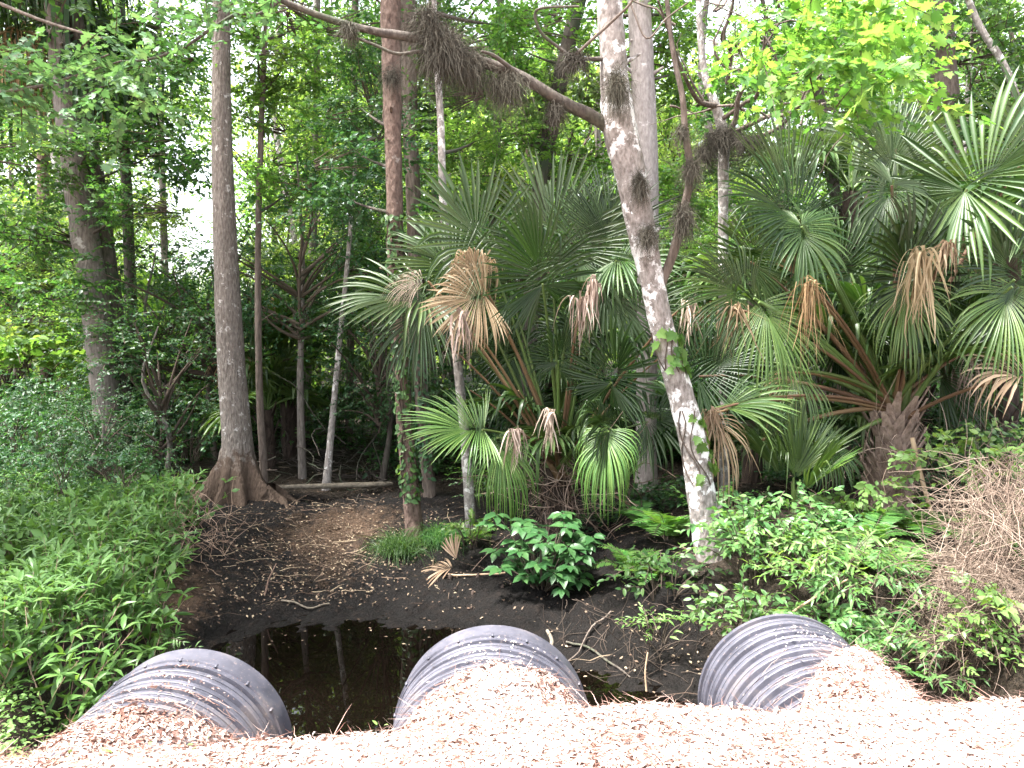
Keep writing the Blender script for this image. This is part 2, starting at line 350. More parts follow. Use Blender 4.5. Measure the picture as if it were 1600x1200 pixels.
SC.view_settings.view_transform = 'Standard'; SC.view_settings.look = 'None'; SC.view_settings.gamma = 1; SC.view_settings.exposure = 2.8
cy = SC.cycles
cy.max_bounces = 6; cy.diffuse_bounces = 5; cy.glossy_bounces = 3; cy.transmission_bounces = 4; cy.transparent_max_bounces = 4
cy.use_denoising = True; cy.use_adaptive_sampling = True; cy.adaptive_threshold = .02; cy.caustics_reflective = False; cy.caustics_refractive = False
# ------------------------------------------------------------------ terrain
def ss(a, b, x): t = np.clip((x - a) / (b - a), 0, 1); return t * t * (3 - 2 * t)
_rg = np.random.default_rng(3)
_W = [(_rg.normal(size=2) * k, _rg.uniform(0, 6.3), 1 / k) for k in (.5, .8, 1.3, 2.1, 3.4, 5.5, 8) for _ in range(3)]
def nz(x, y):
    s = 0
    for (kx, ky), ph, a in _W: s = s + a * np.sin(kx * x + ky * y + ph)
    return s * .16
PIPES = [(-2.0, 4.85, -.995, .61), (-.12, 5.0, -.90, .61), (1.86, 5.3, -.90, .575)]    # x, y of the outlet, axis height, radius
WATER_Z = -1.25
def shore(x): return np.interp(x, [-3.4, -2.7, -1.6, -.4, .3, .9, 1.5, 2.2], [5.6, 7.5, 7.95, 7.8, 6.9, 6.5, 6.1, 5.4])
def bank_x(y): return np.interp(y, [4, 5, 6.2, 7.1, 9, 10, 11.5], [-2.3, -2.65, -2.85, -3.45, -3.6, -4.35, -5.3])
def H(x, y):
    x = np.asarray(x, float); y = np.asarray(y, float); n = nz(x, y)
    s = y - shore(x) + .16 * n + .06 * np.sin(7 * x + 3 * n) + .04 * np.sin(15 * x - 5 * y)
    z = np.where(s > 0, WATER_Z + .07 * ss(0, .25, s) + .11 * np.clip(s, 0, 3.2) * ss(0, .6, s) + .03 * np.clip(s - 3.2, 0, 6), WATER_Z - .35 * ss(0, 1.5, -s))
    z = z + n * (.03 + .05 * ss(0, 1, s)) + .02 * np.sin(9 * x + 5 * n) * np.sin(8 * y + 3 * n) * ss(0, .5, s) + .014 * np.sin(17 * x - 4 * n) * np.sin(19 * y + 6 * n) * ss(.1, .6, s)
    lb = ss(-.1, .55, bank_x(y) - x) * ss(2, 3.5, y) ; z = z * (1 - lb) + (-.78 + .10 * n) * lb
    rx = np.interp(y, [5.2, 5.9, 6.4, 7.2, 8.5], [2.75, 2.6, 1.6, 1.0, .9])
    rb = ss(0, .75, x - rx + .15 * n) * (1 - .7 * ss(9, 14, y))
    z = z * (1 - rb) + (np.interp(x, [1, 3, 6], [-.62, -.42, -.1]) + .10 * n) * rb
    return z
def EMB(x, y):
    """the road shoulder of mulch, heaped over the pipes"""
    x = np.asarray(x, float); y = np.asarray(y, float); n = nz(x * 1.7 + 3, y * 1.7)
    crest = np.interp(x, [-4, -2.7, -2.1, -.8, 0, .75, 2.2, 4], [3.35, 3.3, 2.95, 3.0, 3.2, 3.35, 3.5, 3.6]) + .05 * n
    s = y - crest
    z = .0 - .04 * ss(-1, 0, s) - .95 * np.clip(s, 0, None) + .025 * n
    z = z - .12 * np.clip(-s - 6, 0, 8)
    for k, (px, py, pz, pr) in enumerate(PIPES):
        dx = x - px; prof = pz + np.sqrt(np.clip(pr ** 2 - dx ** 2, 0, None)) + .045 + .022 * np.sin(19 * x + 3 * n) * np.sin(17 * y + 5 * n)
        cut = (4.1, 4.34, 4.6)[k] + (.16, .24, .58)[k] * dx / pr + .06 * n - (.0, .22, .18)[k] * (dx / pr) ** 2
        d = np.clip((np.abs(dx) - pr), 0, None)
        m = 1 - ss(-.12, .10, y - cut)
        heap = np.where(np.abs(dx) < pr, prof, pz - d * 1.6) - (1 - m) * 1.2
        if k == 0: heap = heap - .05
        z = np.maximum(z, np.where(y < cut + .15, heap, -9))
    return z
def grid(xs, ys, zf):
    X, Y = np.meshgrid(xs, ys, indexing='ij'); Z = zf(X, Y); n = len(ys)
    i, j = np.meshgrid(np.arange(len(xs) - 1), np.arange(n - 1), indexing='ij'); a = i * n + j
    q = np.stack([a, a + n, a + n + 1, a + 1], -1).reshape(-1, 4)
    return np.stack([X, Y, Z], -1).reshape(-1, 3), q
xs = np.concatenate([np.linspace(-150, -20, 20), np.linspace(-19, -6, 40), np.arange(-5.9, 5.95, .05), np.linspace(6, 19, 40), np.linspace(20, 150, 20)])
ys = np.concatenate([np.linspace(-60, 0, 12), np.linspace(1, 3, 8), np.arange(3.1, 13, .05), np.linspace(13.1, 24, 45), np.linspace(25, 200, 40)])
gv, gq = grid(xs, ys, lambda x, y: np.where(y < 3, -1.4, H(x, y)))
mb = MB().add(gv, gq)
g = solo('ground', mb, M['ground'], (0, 0, 0), 'dark muddy swamp floor strewn with leaf litter', 'ground', kind='structure')
soil = np.zeros((len(gv), 4)); X, Y = gv[:, 0], gv[:, 1]
soil[:, 0] = np.exp(-(((X + 2.3 - .25 * (Y - 9.6)) / .7) ** 2 + ((Y - 10) / .95) ** 2)) * .62 + np.exp(-(((X + 3.3) / .45) ** 2 + ((Y - 7.3) / .9) ** 2)) * .5 + np.exp(-(((X + 2.0) / .5) ** 2 + ((Y - 8.6) / .7) ** 2)) * .25 + .05
_r = np.random.default_rng(9); gv[:, 2] += _r.normal(size=len(gv)) * .011 * (Y > 6) * (Y < 13) * (np.abs(X) < 6)
for q_ in range(520):
    cx, cy_ = _r.uniform(-3.6, 2.2), _r.uniform(7.2, 10.8); rr_ = _r.uniform(.03, .11); dd_ = ((X - cx) ** 2 + (Y - cy_) ** 2) / rr_ ** 2
    k_ = dd_ < 6; gv[k_, 2] += _r.uniform(-.5, .6) * rr_ * np.exp(-dd_[k_])
g.data.vertices.foreach_set('co', gv.astype(np.float32).ravel()); g.data.update()
soil[:, 1] = ss(10.5, 13, Y) + .8 * ss(1.2, 2.2, X) + ss(-.2, .4, bank_x(Y) - X); soil[:, 3] = 1
ca = g.data.color_attributes.new('soil', 'FLOAT_COLOR', 'POINT'); ca.data.foreach_set('color', soil.astype(np.float32).ravel())
mb = MB().add(*grid(np.concatenate([np.linspace(-60, -6, 40), np.arange(-5.9, 5.95, .045), np.linspace(6, 60, 40)]),
                    np.concatenate([np.linspace(-20, 1.6, 30), np.arange(1.7, 5.6, .035)]), EMB))
solo('road_shoulder', mb, M['mulch'], (0, 0, 0), 'pale pinkish mulch shoulder above the culvert pipes', 'road shoulder', kind='structure')
mb = MB().add(*grid(np.linspace(-3.9, 2.9, 12), np.linspace(4.6, 8.5, 8), lambda x, y: x * 0 + WATER_Z))
solo('water', mb, M['water'], (0, 0, 0), 'still black pool in front of the pipe outlets', 'water', kind='structure')

# ------------------------------------------------------------------ culvert pipes
def lathe_y(mb, prof, cx, cz, seg=96, mi=0):
    prof = np.array(prof); n = len(prof); a = np.linspace(0, 2 * math.pi, seg, endpoint=False)
    v = np.stack([cx + prof[:, None, 1] * np.sin(a), np.repeat(prof[:, :1], seg, 1), cz + prof[:, None, 1] * np.cos(a)], -1)
    j = np.arange(seg); j2 = (j + 1) % seg; q = np.stack([j, j2, seg + j2, seg + j], -1)
    for i in range(n - 1): mb.add(v[i:i + 2], q, mi)          # every band keeps its own edge
plabels = ['black corrugated culvert pipe thinly dusted with reddish litter, nearest the green weeds',
           'black corrugated culvert pipe with bolted end band, the middle one of three',
           'black ribbed culvert pipe half buried under mulch beside the bright green shrubs']
for k, (px, py, pz, pr) in enumerate(PIPES):
    t = thing('culvert_pipe', (px, py, pz), plabels[k], 'culvert pipe', 'culvert pipes under the road shoulder')
    bell = .26 if k < 2 else .05
    prof = []; y = py - bell; p = .145
    while y > -2.5:
        for u, d in ((0, -.046), (.13, -.046), (.135, -.044), (.19, -.006), (.2, -.003), (.24, 0), (.43, 0), (.45, -.002), (.465, -.015), (.50, -.017), (.515, -.004), (.535, -.001), (.74, -.001), (.78, -.004), (.79, -.007), (.85, -.044), (.855, -.046)):
            prof.append((y - u * p, pr + d))
        y -= p
    mb = MB(); lathe_y(mb, prof, px, pz); part('ribbed_wall', mb, M['pipe'], t)
    e = [(py - bell, pr - .03), (py - bell + .005, pr + .004), (py - .01, pr + .004), (py, pr - .002), (py, pr - .045), (py - .02, pr - .055), (py - .2, pr - .058)]
    if k < 2: e[2:2] = [(py - bell + .045, pr + .004), (py - bell + .05, pr + .016), (py - bell + .065, pr + .016), (py - bell + .07, pr + .004)]
    mb = MB(); lathe_y(mb, e, px, pz); part('end_band', mb, M['pipe'], t)
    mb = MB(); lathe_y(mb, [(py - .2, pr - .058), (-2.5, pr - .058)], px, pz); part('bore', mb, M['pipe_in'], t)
    if k < 2:
        for a in np.arange(-80, 81, 20.):
            c = V3(px + (pr + .012) * math.sin(R(a)), py - bell + .058, pz + (pr + .012) * math.cos(R(a)))
            mb = MB(); tube(mb, [c + V3(0, -.022, 0), c + V3(0, -.012, 0), c + V3(0, .012, 0), c + V3(0, .022, 0)], [.004, .010, .010, .004], 8); part('lug', mb, M['pipe'], t)

# ------------------------------------------------------------------ litter on the shoulder and on the mud
def normal_of(fn, x, y, e=.03):
    return nrm(np.stack([fn(x - e, y) - fn(x + e, y), fn(x, y - e) - fn(x, y + e), np.full_like(x, 2 * e)], -1))
def scatter_flat(mb, fn, x, y, size, T, rg, mi=0, lift=.006, tilt=.4, wide=1.0):
    n = nrm(normal_of(fn, x, y) + rg.normal(size=(len(x), 3)) * tilt)
    a = rg.uniform(0, 2 * math.pi, len(x)); d = np.stack([np.cos(a), np.sin(a), np.zeros_like(a)], -1)
    d = nrm(d - n * np.sum(d * n, -1, keepdims=True))
    pos = np.stack([x, y, fn(x, y) + lift * rg.uniform(.3, 3, len(x))], -1) - d * size[:, None] * .5
    leaves(mb, pos, d, n, size, T, mi, wide)
rg = np.random.default_rng(21); mb = MB()
n = 95000; y = rg.uniform(2.3, 5.5, n); x = rg.uniform(-1, 1, n) * (y * .68 + .4)
for q_, (px, py, pz, pr) in enumerate(PIPES):
    m_ = (9000, 16000, 20000)[q_]; x = np.append(x, px + rg.uniform(-.1, 1.0, m_) * rg.choice([-1, 1], m_, p=[.4, .6]) * (.75 + .35 * (q_ == 2))); y = np.append(y, rg.uniform(3.5, py, m_))
ok = EMB(x, y) > np.maximum(H(x, y), WATER_Z) - .02
for (px, py, pz, pr) in PIPES:
    inside = (np.abs(x - px) < pr) & (EMB(x, y) < pz + np.sqrt(np.clip(pr ** 2 - (x - px) ** 2, 0, None)) - .03); ok &= ~inside
x, y = x[ok], y[ok]
h = len(x) * 2 // 3
chipT = leaf_oval(.26, .2, .09)
pn = .45 * (y > 3.9) + nz(x * 3.2, y * 3.2) + .7 * nz(x * 9 + 2, y * 9) + 1.1 * np.exp(-(((x + 2) / .6) ** 2 + ((y - 3.9) / .45) ** 2)) + 1.2 * ss(-2.05, -2.5, x)
br = (rg.random(len(x)) < ss(-.1, .9, pn) * .6 + .05).astype(int); so = np.arange(len(x)) < h
for mi_ in (0, 1):
    a_, b_ = (br == mi_) & so, (br == mi_) & ~so
    scatter_flat(mb, EMB, x[a_], y[a_], rg.uniform(.016, .05, a_.sum()), L_FAR, rg, mi_, tilt=.22, wide=.6)
    scatter_flat(mb, EMB, x[b_], y[b_], rg.uniform(.02, .058, b_.sum()), chipT, rg, mi_, tilt=.38, lift=.009, wide=.7)
k = rg.integers(0, len(x), 15000); a = rg.uniform(0, 6.3, len(k))
st = np.stack([x[k], y[k], EMB(x[k], y[k]) + .012], -1)
strip_many(mb, st, np.stack([np.cos(a), np.sin(a), rg.normal(.05, .12, len(k))], -1), rg.uniform(.05, .17, len(k)), np.full(len(k), .0013), np.zeros(len(k)), 3, 1, rg, wob=.12)
def pipe_top(k):
    px, py, pz, pr = PIPES[k]; return lambda x, y: pz + np.sqrt(np.clip(pr ** 2 - (x - px) ** 2, 0.01, None))
for k, (px, py, pz, pr) in enumerate(PIPES):
    m = (520, 190, 230)[k]; xx = px + np.clip(rg.normal(.08, .3, m), -.92, .92) * pr; yy = (py - .1) - np.abs(rg.normal(0, (.62, .4, .35)[k], m)) - .08
    yy = np.where(rg.random(m) < .6, np.round((yy - py) / .145) * .145 + py - .265 + .145, yy)
    scatter_flat(mb, pipe_top(k), xx, yy, rg.uniform(.01, .034, m), L_FAR, rg, k == 0, tilt=.35, lift=.004, wide=.6)
    m = (260, 110, 150)[k]; a = rg.normal(.1, .42, m) * 1.2; yy = (py - .3) - np.abs(rg.normal(0, .4, m)); yy = np.round((yy - py) / .145) * .145 + py - .26 + rg.normal(0, .012, m)
    strip_many(mb, np.stack([px + pr * np.sin(a), yy, pz + (pr + .002) * np.cos(a)], -1), np.stack([np.cos(a), rg.normal(0, .35, m), -np.sin(a)], -1) * np.sign(rg.normal(size=(m, 1))), rg.uniform(.05, .2, m), np.full(m, .0014), rg.uniform(0, .3, m), 4, 1, rg, wob=.1)
solo('leaf_litter', mb, [M['litter'], M['litter_brown']], (0, 0, 0), 'loose pale chips and dry leaves covering the road shoulder', 'leaf litter', kind='stuff')
rg = np.random.default_rng(22); mb = MB()
n = 9000; y = 6 + 9 * rg.random(n) ** 1.3; x = rg.uniform(-1, 1, n) * (y * .62) ; ok = (H(x, y) > WATER_Z + .03); x, y = x[ok], y[ok]
keep = rg.random(len(x)) < np.where((x < -1.2) | (y > 9) | (x > 1), 1, .45); x, y = x[keep], y[keep]
m_ = 2600; x2 = -2.2 + rg.normal(0, .75, m_); y2 = 9.3 + rg.normal(0, 1.0, m_); k2 = H(x2, y2) > WATER_Z + .05; x, y = np.append(x, x2[k2]), np.append(y, y2[k2])
scatter_flat(mb, H, x, y, rg.uniform(.012, .045, len(x)), L_FAR, rg, tilt=.3, lift=.012)
wx = rg.uniform(-2.8, 1.4, 150); wy = shore(wx) - np.abs(rg.normal(0, .5, 150)); wz = lambda x, y: x * 0 + WATER_Z
scatter_flat(mb, wz, wx, wy, rg.uniform(.015, .05, 150), L_FAR, rg, tilt=.05, lift=.003)
k = rg.integers(0, len(x), 900); a = rg.uniform(0, 6.3, len(k)); st = np.stack([x[k], y[k], H(x[k], y[k]) + .015], -1)
strip_many(mb, st, np.stack([np.cos(a), np.sin(a), np.abs(rg.normal(.05, .2, len(k)))], -1), rg.uniform(.12, .6, len(k)), np.full(len(k), .004), rg.uniform(0, .2, len(k)), 4, 0, rg, wob=.15)
solo('fallen_leaves', mb, M['fallen'], (0, 0, 0), 'small fallen leaves and twigs scattered over the black mud', 'fallen leaves', kind='stuff')
# ------------------------------------------------------------------ trunks
WID = .72      # the trunks' widths were read with their shaded borders
def px_path(rows, d0, d1, k=6):
    """rows (px, py, width px) from the foot up, d0..d1 metres away; gives points and radii"""
    r = np.asarray(rows, float); d = np.linspace(d0, d1, len(r))
    pts = np.array([P(a, b, c) for (a, b, _), c in zip(r, d)]); rad = r[:, 2] * .5 * d / F * WID
    s = smooth_poly(np.concatenate([pts, rad[:, None]], 1), k); return s[:, :3], s[:, 3]
def to_ground(pts, rad, flare=1.25):
    """runs the foot of a path down into the ground"""
    p0 = pts[0]; g = V3(p0[0], p0[1], float(H(p0[0], p0[1])) - .12)
    dirn = (pts[0] - pts[2]); 
    if p0[2] - g[2] > .05:
        k = (p0[2] - g[2]) / max(.2, -dirn[2] / np.linalg.norm(dirn)); g[:2] = (p0 + nrm(dirn) * k * .5)[:2]
        m = (p0 + g) / 2
        pts = np.concatenate([[g, m], pts]); rad = np.concatenate([[rad[0] * flare, rad[0] * 1.08], rad])
    return pts, rad
def extend_up(pts, rad, ztop, rg, tip=.35):
    d = nrm(pts[-1] - pts[-4]); d = nrm(d * V3(.5, .5, 1)); n = 5; step = (ztop - pts[-1][2]) / n
    if step <= 0: return pts, rad
    ex = pts[-1] + np.cumsum(np.repeat((d * step / d[2])[None], n, 0) + rg.normal(size=(n, 3)) * V3(.12, .12, 0), 0)
    return np.concatenate([pts, ex]), np.concatenate([rad, rad[-1] * np.linspace(.92, tip, n)])
CROWNS = []
def crown_variants():
    for k, (seed, rad, nc, nsp, nl, sz) in enumerate([
            (31, (2.6, 2.6, 2.0), 24, 350, 17, .14), (32, (2.2, 2.2, 2.6), 22, 320, 17, .135), (33, (3.2, 3.2, 1.7), 26, 370, 16, .145), (34, (1.8, 1.8, 2.4), 18, 270, 17, .125)]):
        mb = crown_mb(seed, rad, nc, nsp, nl, sz, L_FAR, length=.95, clump=.20, limb=.05)
        CROWNS.append((mb, rad))
crown_variants()
CM = {}
def crown_mesh(k, leaf):
    if (k, leaf) not in CM: CM[k, leaf] = CROWNS[k][0].mesh('crown', [M[leaf], M['twig']])
    return CM[k, leaf]
def put_crown(t, k, leaf, top, sc, rz):
    """crown whose middle stands a little under the trunk's top (world point)"""
    o = obj('crown', crown_mesh(k, leaf), t, V3(*top) - V3(*t.location)); sc *= .72; o.rotation_euler = (0, 0, rz); o.scale = (sc, sc, sc); return o
def knots(mb, pts, rad, rg, n, mi=0):
    for _ in range(n):
        k = rg.integers(2, len(pts) - 3); a = rg.uniform(0, 6.3); d = V3(math.cos(a), math.sin(a), rg.uniform(0, .8)); c = pts[k] + nrm(d) * rad[k] * .8
        L = rg.uniform(.05, .25); tube(mb, [c, c + d * L * .5, c + d * L], [rad[k] * .22, rad[k] * .16, rad[k] * .1], 5, mi)
def big_tree(rows, d0, d1, bark, label, ztop, crown=0, leaf='leaf_mid', csc=1.2, cat='tree', name='tree', seed=0, group=None, sides=14, rough=.035, extra=None, twin=None, foot=True):
    rg = np.random.default_rng(1000 + seed)
    pts, rad = px_path(rows, d0, d1)
    if foot: pts, rad = to_ground(pts, rad)
    pts, rad = extend_up(pts, rad, ztop, rg)
    base = pts[0] * V3(1, 1, 1); t = thing(name, base, label, cat, group)
    mb = MB(); tube(mb, pts, rad, sides, 0, rough, rg); knots(mb, pts, rad, rg, 4)
    part('trunk', mb, M[bark], t)
    if twin:
        p2, r2 = px_path(twin, d0 + .25, d1 + .25); p2, r2 = to_ground(p2, r2); p2, r2 = extend_up(p2, r2, ztop - .7, rg)
        mb = MB(); tube(mb, p2, r2, sides, 0, rough, rg); part('trunk', mb, M['bark_dark'], t)
        put_crown(t, (crown + 1) % 4, leaf, p2[-1] + V3(.4, 0, .4), csc, 2.)
    if crown is not None: put_crown(t, crown, leaf, pts[-1] + V3(0, 0, .3), csc, rg.uniform(0, 6))
    return t, pts, rad
T = {}
T['twin'] = big_tree([(185, 740, 66), (166, 620, 60), (150, 480, 58), (130, 350, 56), (112, 230, 50), (95, 100, 44), (80, -60, 40)], 13, 13.2, 'bark_grey',
    'stout double-trunked grey tree with leafy sprays against its sides, beside a dark palm', 11, 0, 'leaf_dark', 1.3, seed=1,
    twin=[(205, 745, 50), (187, 600, 46), (172, 450, 42), (152, 300, 38), (135, 180, 34), (122, 60, 30), (108, -80, 28)])
T['dark'] = big_tree([(216, 690, 30), (208, 560, 27), (203, 430, 24), (198, 300, 22), (192, 170, 21), (186, -60, 19)], 15, 15.5, 'bark_dark',
    'slim dark straight tree just right of the double-trunked tree', 13, 1, 'leaf_mid', 1.3, seed=2)
T['slim'] = big_tree([(412, 735, 17), (405, 600, 15), (403, 400, 13), (408, 200, 12), (415, 40, 10), (417, -60, 9)], 11.4, 11.6, 'bark_brown',
    'thin straight brown sapling growing right beside the buttressed trunk', 7.5, 3, 'leaf_mid', .6, seed=3)
T['spot'] = big_tree([(478, 660, 19), (484, 480, 17), (490, 350, 16), (494, 200, 15), (496, -40, 13)], 17, 17.5, 'bark_grey',
    'slender mottled grey tree behind the small background palm', 13, 1, 'leaf_far', 1.2, seed=4)
T['dim'] = big_tree([(545, 690, 18), (548, 520, 17), (550, 350, 16), (552, 200, 15), (556, -40, 14)], 16, 16.4, 'bark_brown',
    'slender brown tree rising behind the thin pale leaning stem', 12.5, 0, 'leaf_mid', 1.1, seed=5)
T['lean'] = big_tree([(510, 758, 19), (519, 660, 14), (530, 540, 12), (540, 440, 10), (550, 330, 9), (556, 240, 7)], 12, 12.3, 'bark_pale',
    'thin pale leaning stem rising from the dark mud between two larger trees', 4.9, 3, 'leaf_dark', .55, seed=6, cat='sapling')
T['red'] = big_tree([(648, 828, 40), (634, 680, 35), (623, 520, 33), (617, 380, 33), (615, 240, 36), (612, 120, 40), (610, -60, 42)], 9.6, 9.8, 'bark_red',
    'tall tree with flaking red-brown bark and ivy climbing its trunk', 9.5, 2, 'leaf_mid', 1.1, seed=7, rough=.07, sides=18)
T['back'] = big_tree([(673, 790, 31), (661, 650, 29), (650, 480, 29), (645, 300, 31), (640, 150, 33), (636, -60, 33)], 11.4, 11.6, 'bark_brown',
    'straight grey-brown tree close behind the red-barked ivy tree', 10.5, 1, 'leaf_mid', 1.2, seed=8)
T['pale'] = big_tree([(735, 808, 25), (726, 680, 21), (714, 560, 20), (700, 430, 18), (692, 300, 17), (688, 180, 15), (680, 60, 12), (676, -60, 11)], 10, 9.6, 'bark_pale',
    'thin grey tree with white lichen spots passing behind the dead palm leaf', 8, 3, 'leaf_bright', .8, seed=9)
T['smooth'] = big_tree([(1010, 720, 46), (1010, 600, 45), (1012, 400, 46), (1010, 250, 50), (1003, 100, 50), (996, -60, 48)], 11.2, 11.4, 'bark_smooth',
    'thick smooth pale grey tree standing straight behind the curved trunk', 11, 3, 'leaf_bright', .8, seed=10, sides=20, rough=.015)
T['right'] = big_tree([(1500, 690, 74), (1492, 450, 62), (1486, 300, 58), (1480, 200, 55), (1473, 80, 50), (1467, -60, 46)], 12.6, 13, 'bark_brown',
    'stout straight brown tree behind the large palm fans, its top leaving the frame', 11, 0, 'leaf_mid', 1.2, seed=11)
T['slant'] = big_tree([(1345, 640, 30), (1325, 450, 26), (1301, 280, 24), (1285, 180, 22), (1272, 90, 20), (1260, -40, 17)], 13.6, 14, 'bark_dark',
    'dark slanting trunk seen between the palm fans under the bright maple leaves', 11, 3, 'leaf_far', 1.2, seed=12)
T['mossy'] = big_tree([(822, 640, 36), (832, 440, 35), (840, 330, 35), (852, 250, 34), (868, 160, 34), (888, 70, 32), (912, -30, 30)], 12.2, 12.4, 'bark_dark',
    'dark mossy trunk bending above the middle palm clump', 10, 3, 'leaf_bright', .8, seed=13)
T['mid'] = big_tree([(765, 680, 20), (769, 450, 20), (773, 300, 20), (777, 200, 18), (782, -20, 16)], 15.5, 16, 'bark_dark',
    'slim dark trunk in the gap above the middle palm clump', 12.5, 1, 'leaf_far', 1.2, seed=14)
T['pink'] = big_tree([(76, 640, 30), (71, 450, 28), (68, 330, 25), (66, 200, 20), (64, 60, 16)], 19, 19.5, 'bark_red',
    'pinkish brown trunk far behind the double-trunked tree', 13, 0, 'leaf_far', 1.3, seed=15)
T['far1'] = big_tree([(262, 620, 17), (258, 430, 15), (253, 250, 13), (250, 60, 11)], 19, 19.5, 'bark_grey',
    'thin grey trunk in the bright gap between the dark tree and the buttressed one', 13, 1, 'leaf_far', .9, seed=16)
T['grey2'] = big_tree([(1132, 740, 24), (1131, 560, 22), (1130, 400, 22), (1130, 300, 22), (1130, 215, 24), (1118, 165, 20), (1102, 120, 16), (1094, 50, 13), (1090, -40, 11)], 9.6, 9.4, 'bark_pale',
    'crooked grey tree with forking twiggy limbs right of the curved trunk', 6.9, None, seed=17, sides=12)
T['branch'] = big_tree([(1640, 420, 18), (1600, 200, 16), (1570, 105, 15), (1530, 40, 14), (1498, -40, 12)], 12, 12.4, 'bark_pale',
    'grey leaning tree with bare limbs at the edge above the large palm fan', 8.5, 1, 'leaf_mid', .8, seed=18)

# buttressed cypress: a fluted foot under a straight trunk
def cypress():
    rg = np.random.default_rng(5)
    pts, rad = px_path([(371, 690, 64), (361, 560, 57), (353, 400, 50), (347, 230, 42), (346, 100, 37), (345, -80, 33)], 10.9, 11)
    base = P(373, 788, 10.9); base[2] = float(H(base[0], base[1])) - .08
    pts, rad = extend_up(pts, rad, 10.5, rg)
    n = 14; tt = np.linspace(0, 1, n, endpoint=False)[:, None]
    foot = base * (1 - tt) + pts[0] * tt; fr = rad[0] * (1 + 1.3 * (1 - tt[:, 0]) ** 1.5)
    pts = np.concatenate([foot, pts]); rad = np.concatenate([fr, rad])
    seg = 72; a = np.linspace(0, 2 * math.pi, seg, endpoint=False)
    lob = np.zeros(seg)
    for c, amp, wd in ((-.35, .62, .22), (.5, .3, .2), (-1.15, .38, .25), (-1.9, .42, .22), (-2.7, .7, .22), (2.9, .3, .3), (2.2, .3, .2), (1.4, .3, .25)):
        dd = (a - c + math.pi) % (2 * math.pi) - math.pi; lob += amp * np.exp(-(dd / wd) ** 2)
    w = np.clip(1 - np.arange(len(pts)) / (n + 1.), 0, 1)[:, None] ** 1.6
    rr = rad[:, None] * (1 + w * (lob[None] * 1.75 - .45)) * (1 + .02 * rg.normal(size=(len(pts), seg)))
    v = pts[:, None] + np.stack([np.cos(a), np.sin(a), 0 * a], -1)[None] * rr[..., None]
    i, j = np.meshgrid(np.arange(len(pts) - 1), np.arange(seg), indexing='ij'); j2 = (j + 1) % seg
    mb = MB().add(v, np.stack([i * seg + j, i * seg + j2, (i + 1) * seg + j2, (i + 1) * seg + j], -1).reshape(-1, 4))
    t = thing('cypress_tree', base, 'tall cypress with a swollen buttressed base standing in the mud', 'tree')
    part('trunk', mb, M['bark_cypress'], t)
    for ang, L in ((-.35, .45), (-2.75, .4), (.3, .4)):
        d = V3(math.cos(ang), math.sin(ang), 0); s0 = base + d * .42 + V3(0, 0, .2); pp = []
        for q in np.linspace(0, 1, 7):
            c = s0 + d * L * q + V3(-d[1], d[0], 0) * .12 * math.sin(q * 4); c[2] = float(H(c[0], c[1])) + .13 * (1 - q) ** 2 - .02; pp.append(c)
        mb = MB(); tube(mb, pp, np.linspace(.11, .03, 7), 8, 0, .05, rg); part('root', mb, M['bark_cypress'], t)
    put_crown(t, 2, 'leaf_mid', pts[-1], 1.2, 1.)
    return t
cypress()

# leafy branches of the trees named above
CLUMPS = [crown_mb(300 + q, rad, 12, ns, 13, .125, L_FAR, length=.55, clump=.26, limb=.012, base=V3(rad[0] * .9, 0, -rad[2] * .3), tilt=.5).mesh('leafy_branch', [M['leaf_mid'], M['twig']])
          for q, (rad, ns) in enumerate((((1.1, 1.0, .40), 105), ((.9, 1.1, .55), 95), ((1.3, 1.1, .32), 120)))]
CL = {}
def clump(t, px, py, d, leaf, sc, rg, trunk=None, flat=1.0):
    k = int(rg.integers(0, 3))
    if (k, leaf) not in CL:
        CL[k, leaf] = CLUMPS[k].copy(); CL[k, leaf].materials[0] = M[leaf]
    c = P(px, py, d); o = obj('leafy_branch', CL[k, leaf], t, c - V3(*t.location)); o.rotation_euler = (rg.normal() * .12, rg.normal() * .12, rg.uniform(0, 6.3)); o.scale = (sc, sc, sc * flat)
    if trunk is not None:
        j = int(np.argmin(np.abs(trunk[:, 2] - (c[2] - .35 - .2 * abs(c[0]) * 0)))); mb = MB(); a = trunk[j]; m = (a + c) / 2 + V3(0, 0, -.05); tt = np.linspace(0, 1, 7)[:, None]
        tube(mb, a * (1 - tt) ** 2 + 2 * m * tt * (1 - tt) + c * tt ** 2, np.linspace(.03, .008, 7), 6, 0, .05, rg); part('limb', mb, M['bark_dark'], t)
rgc = np.random.default_rng(33)
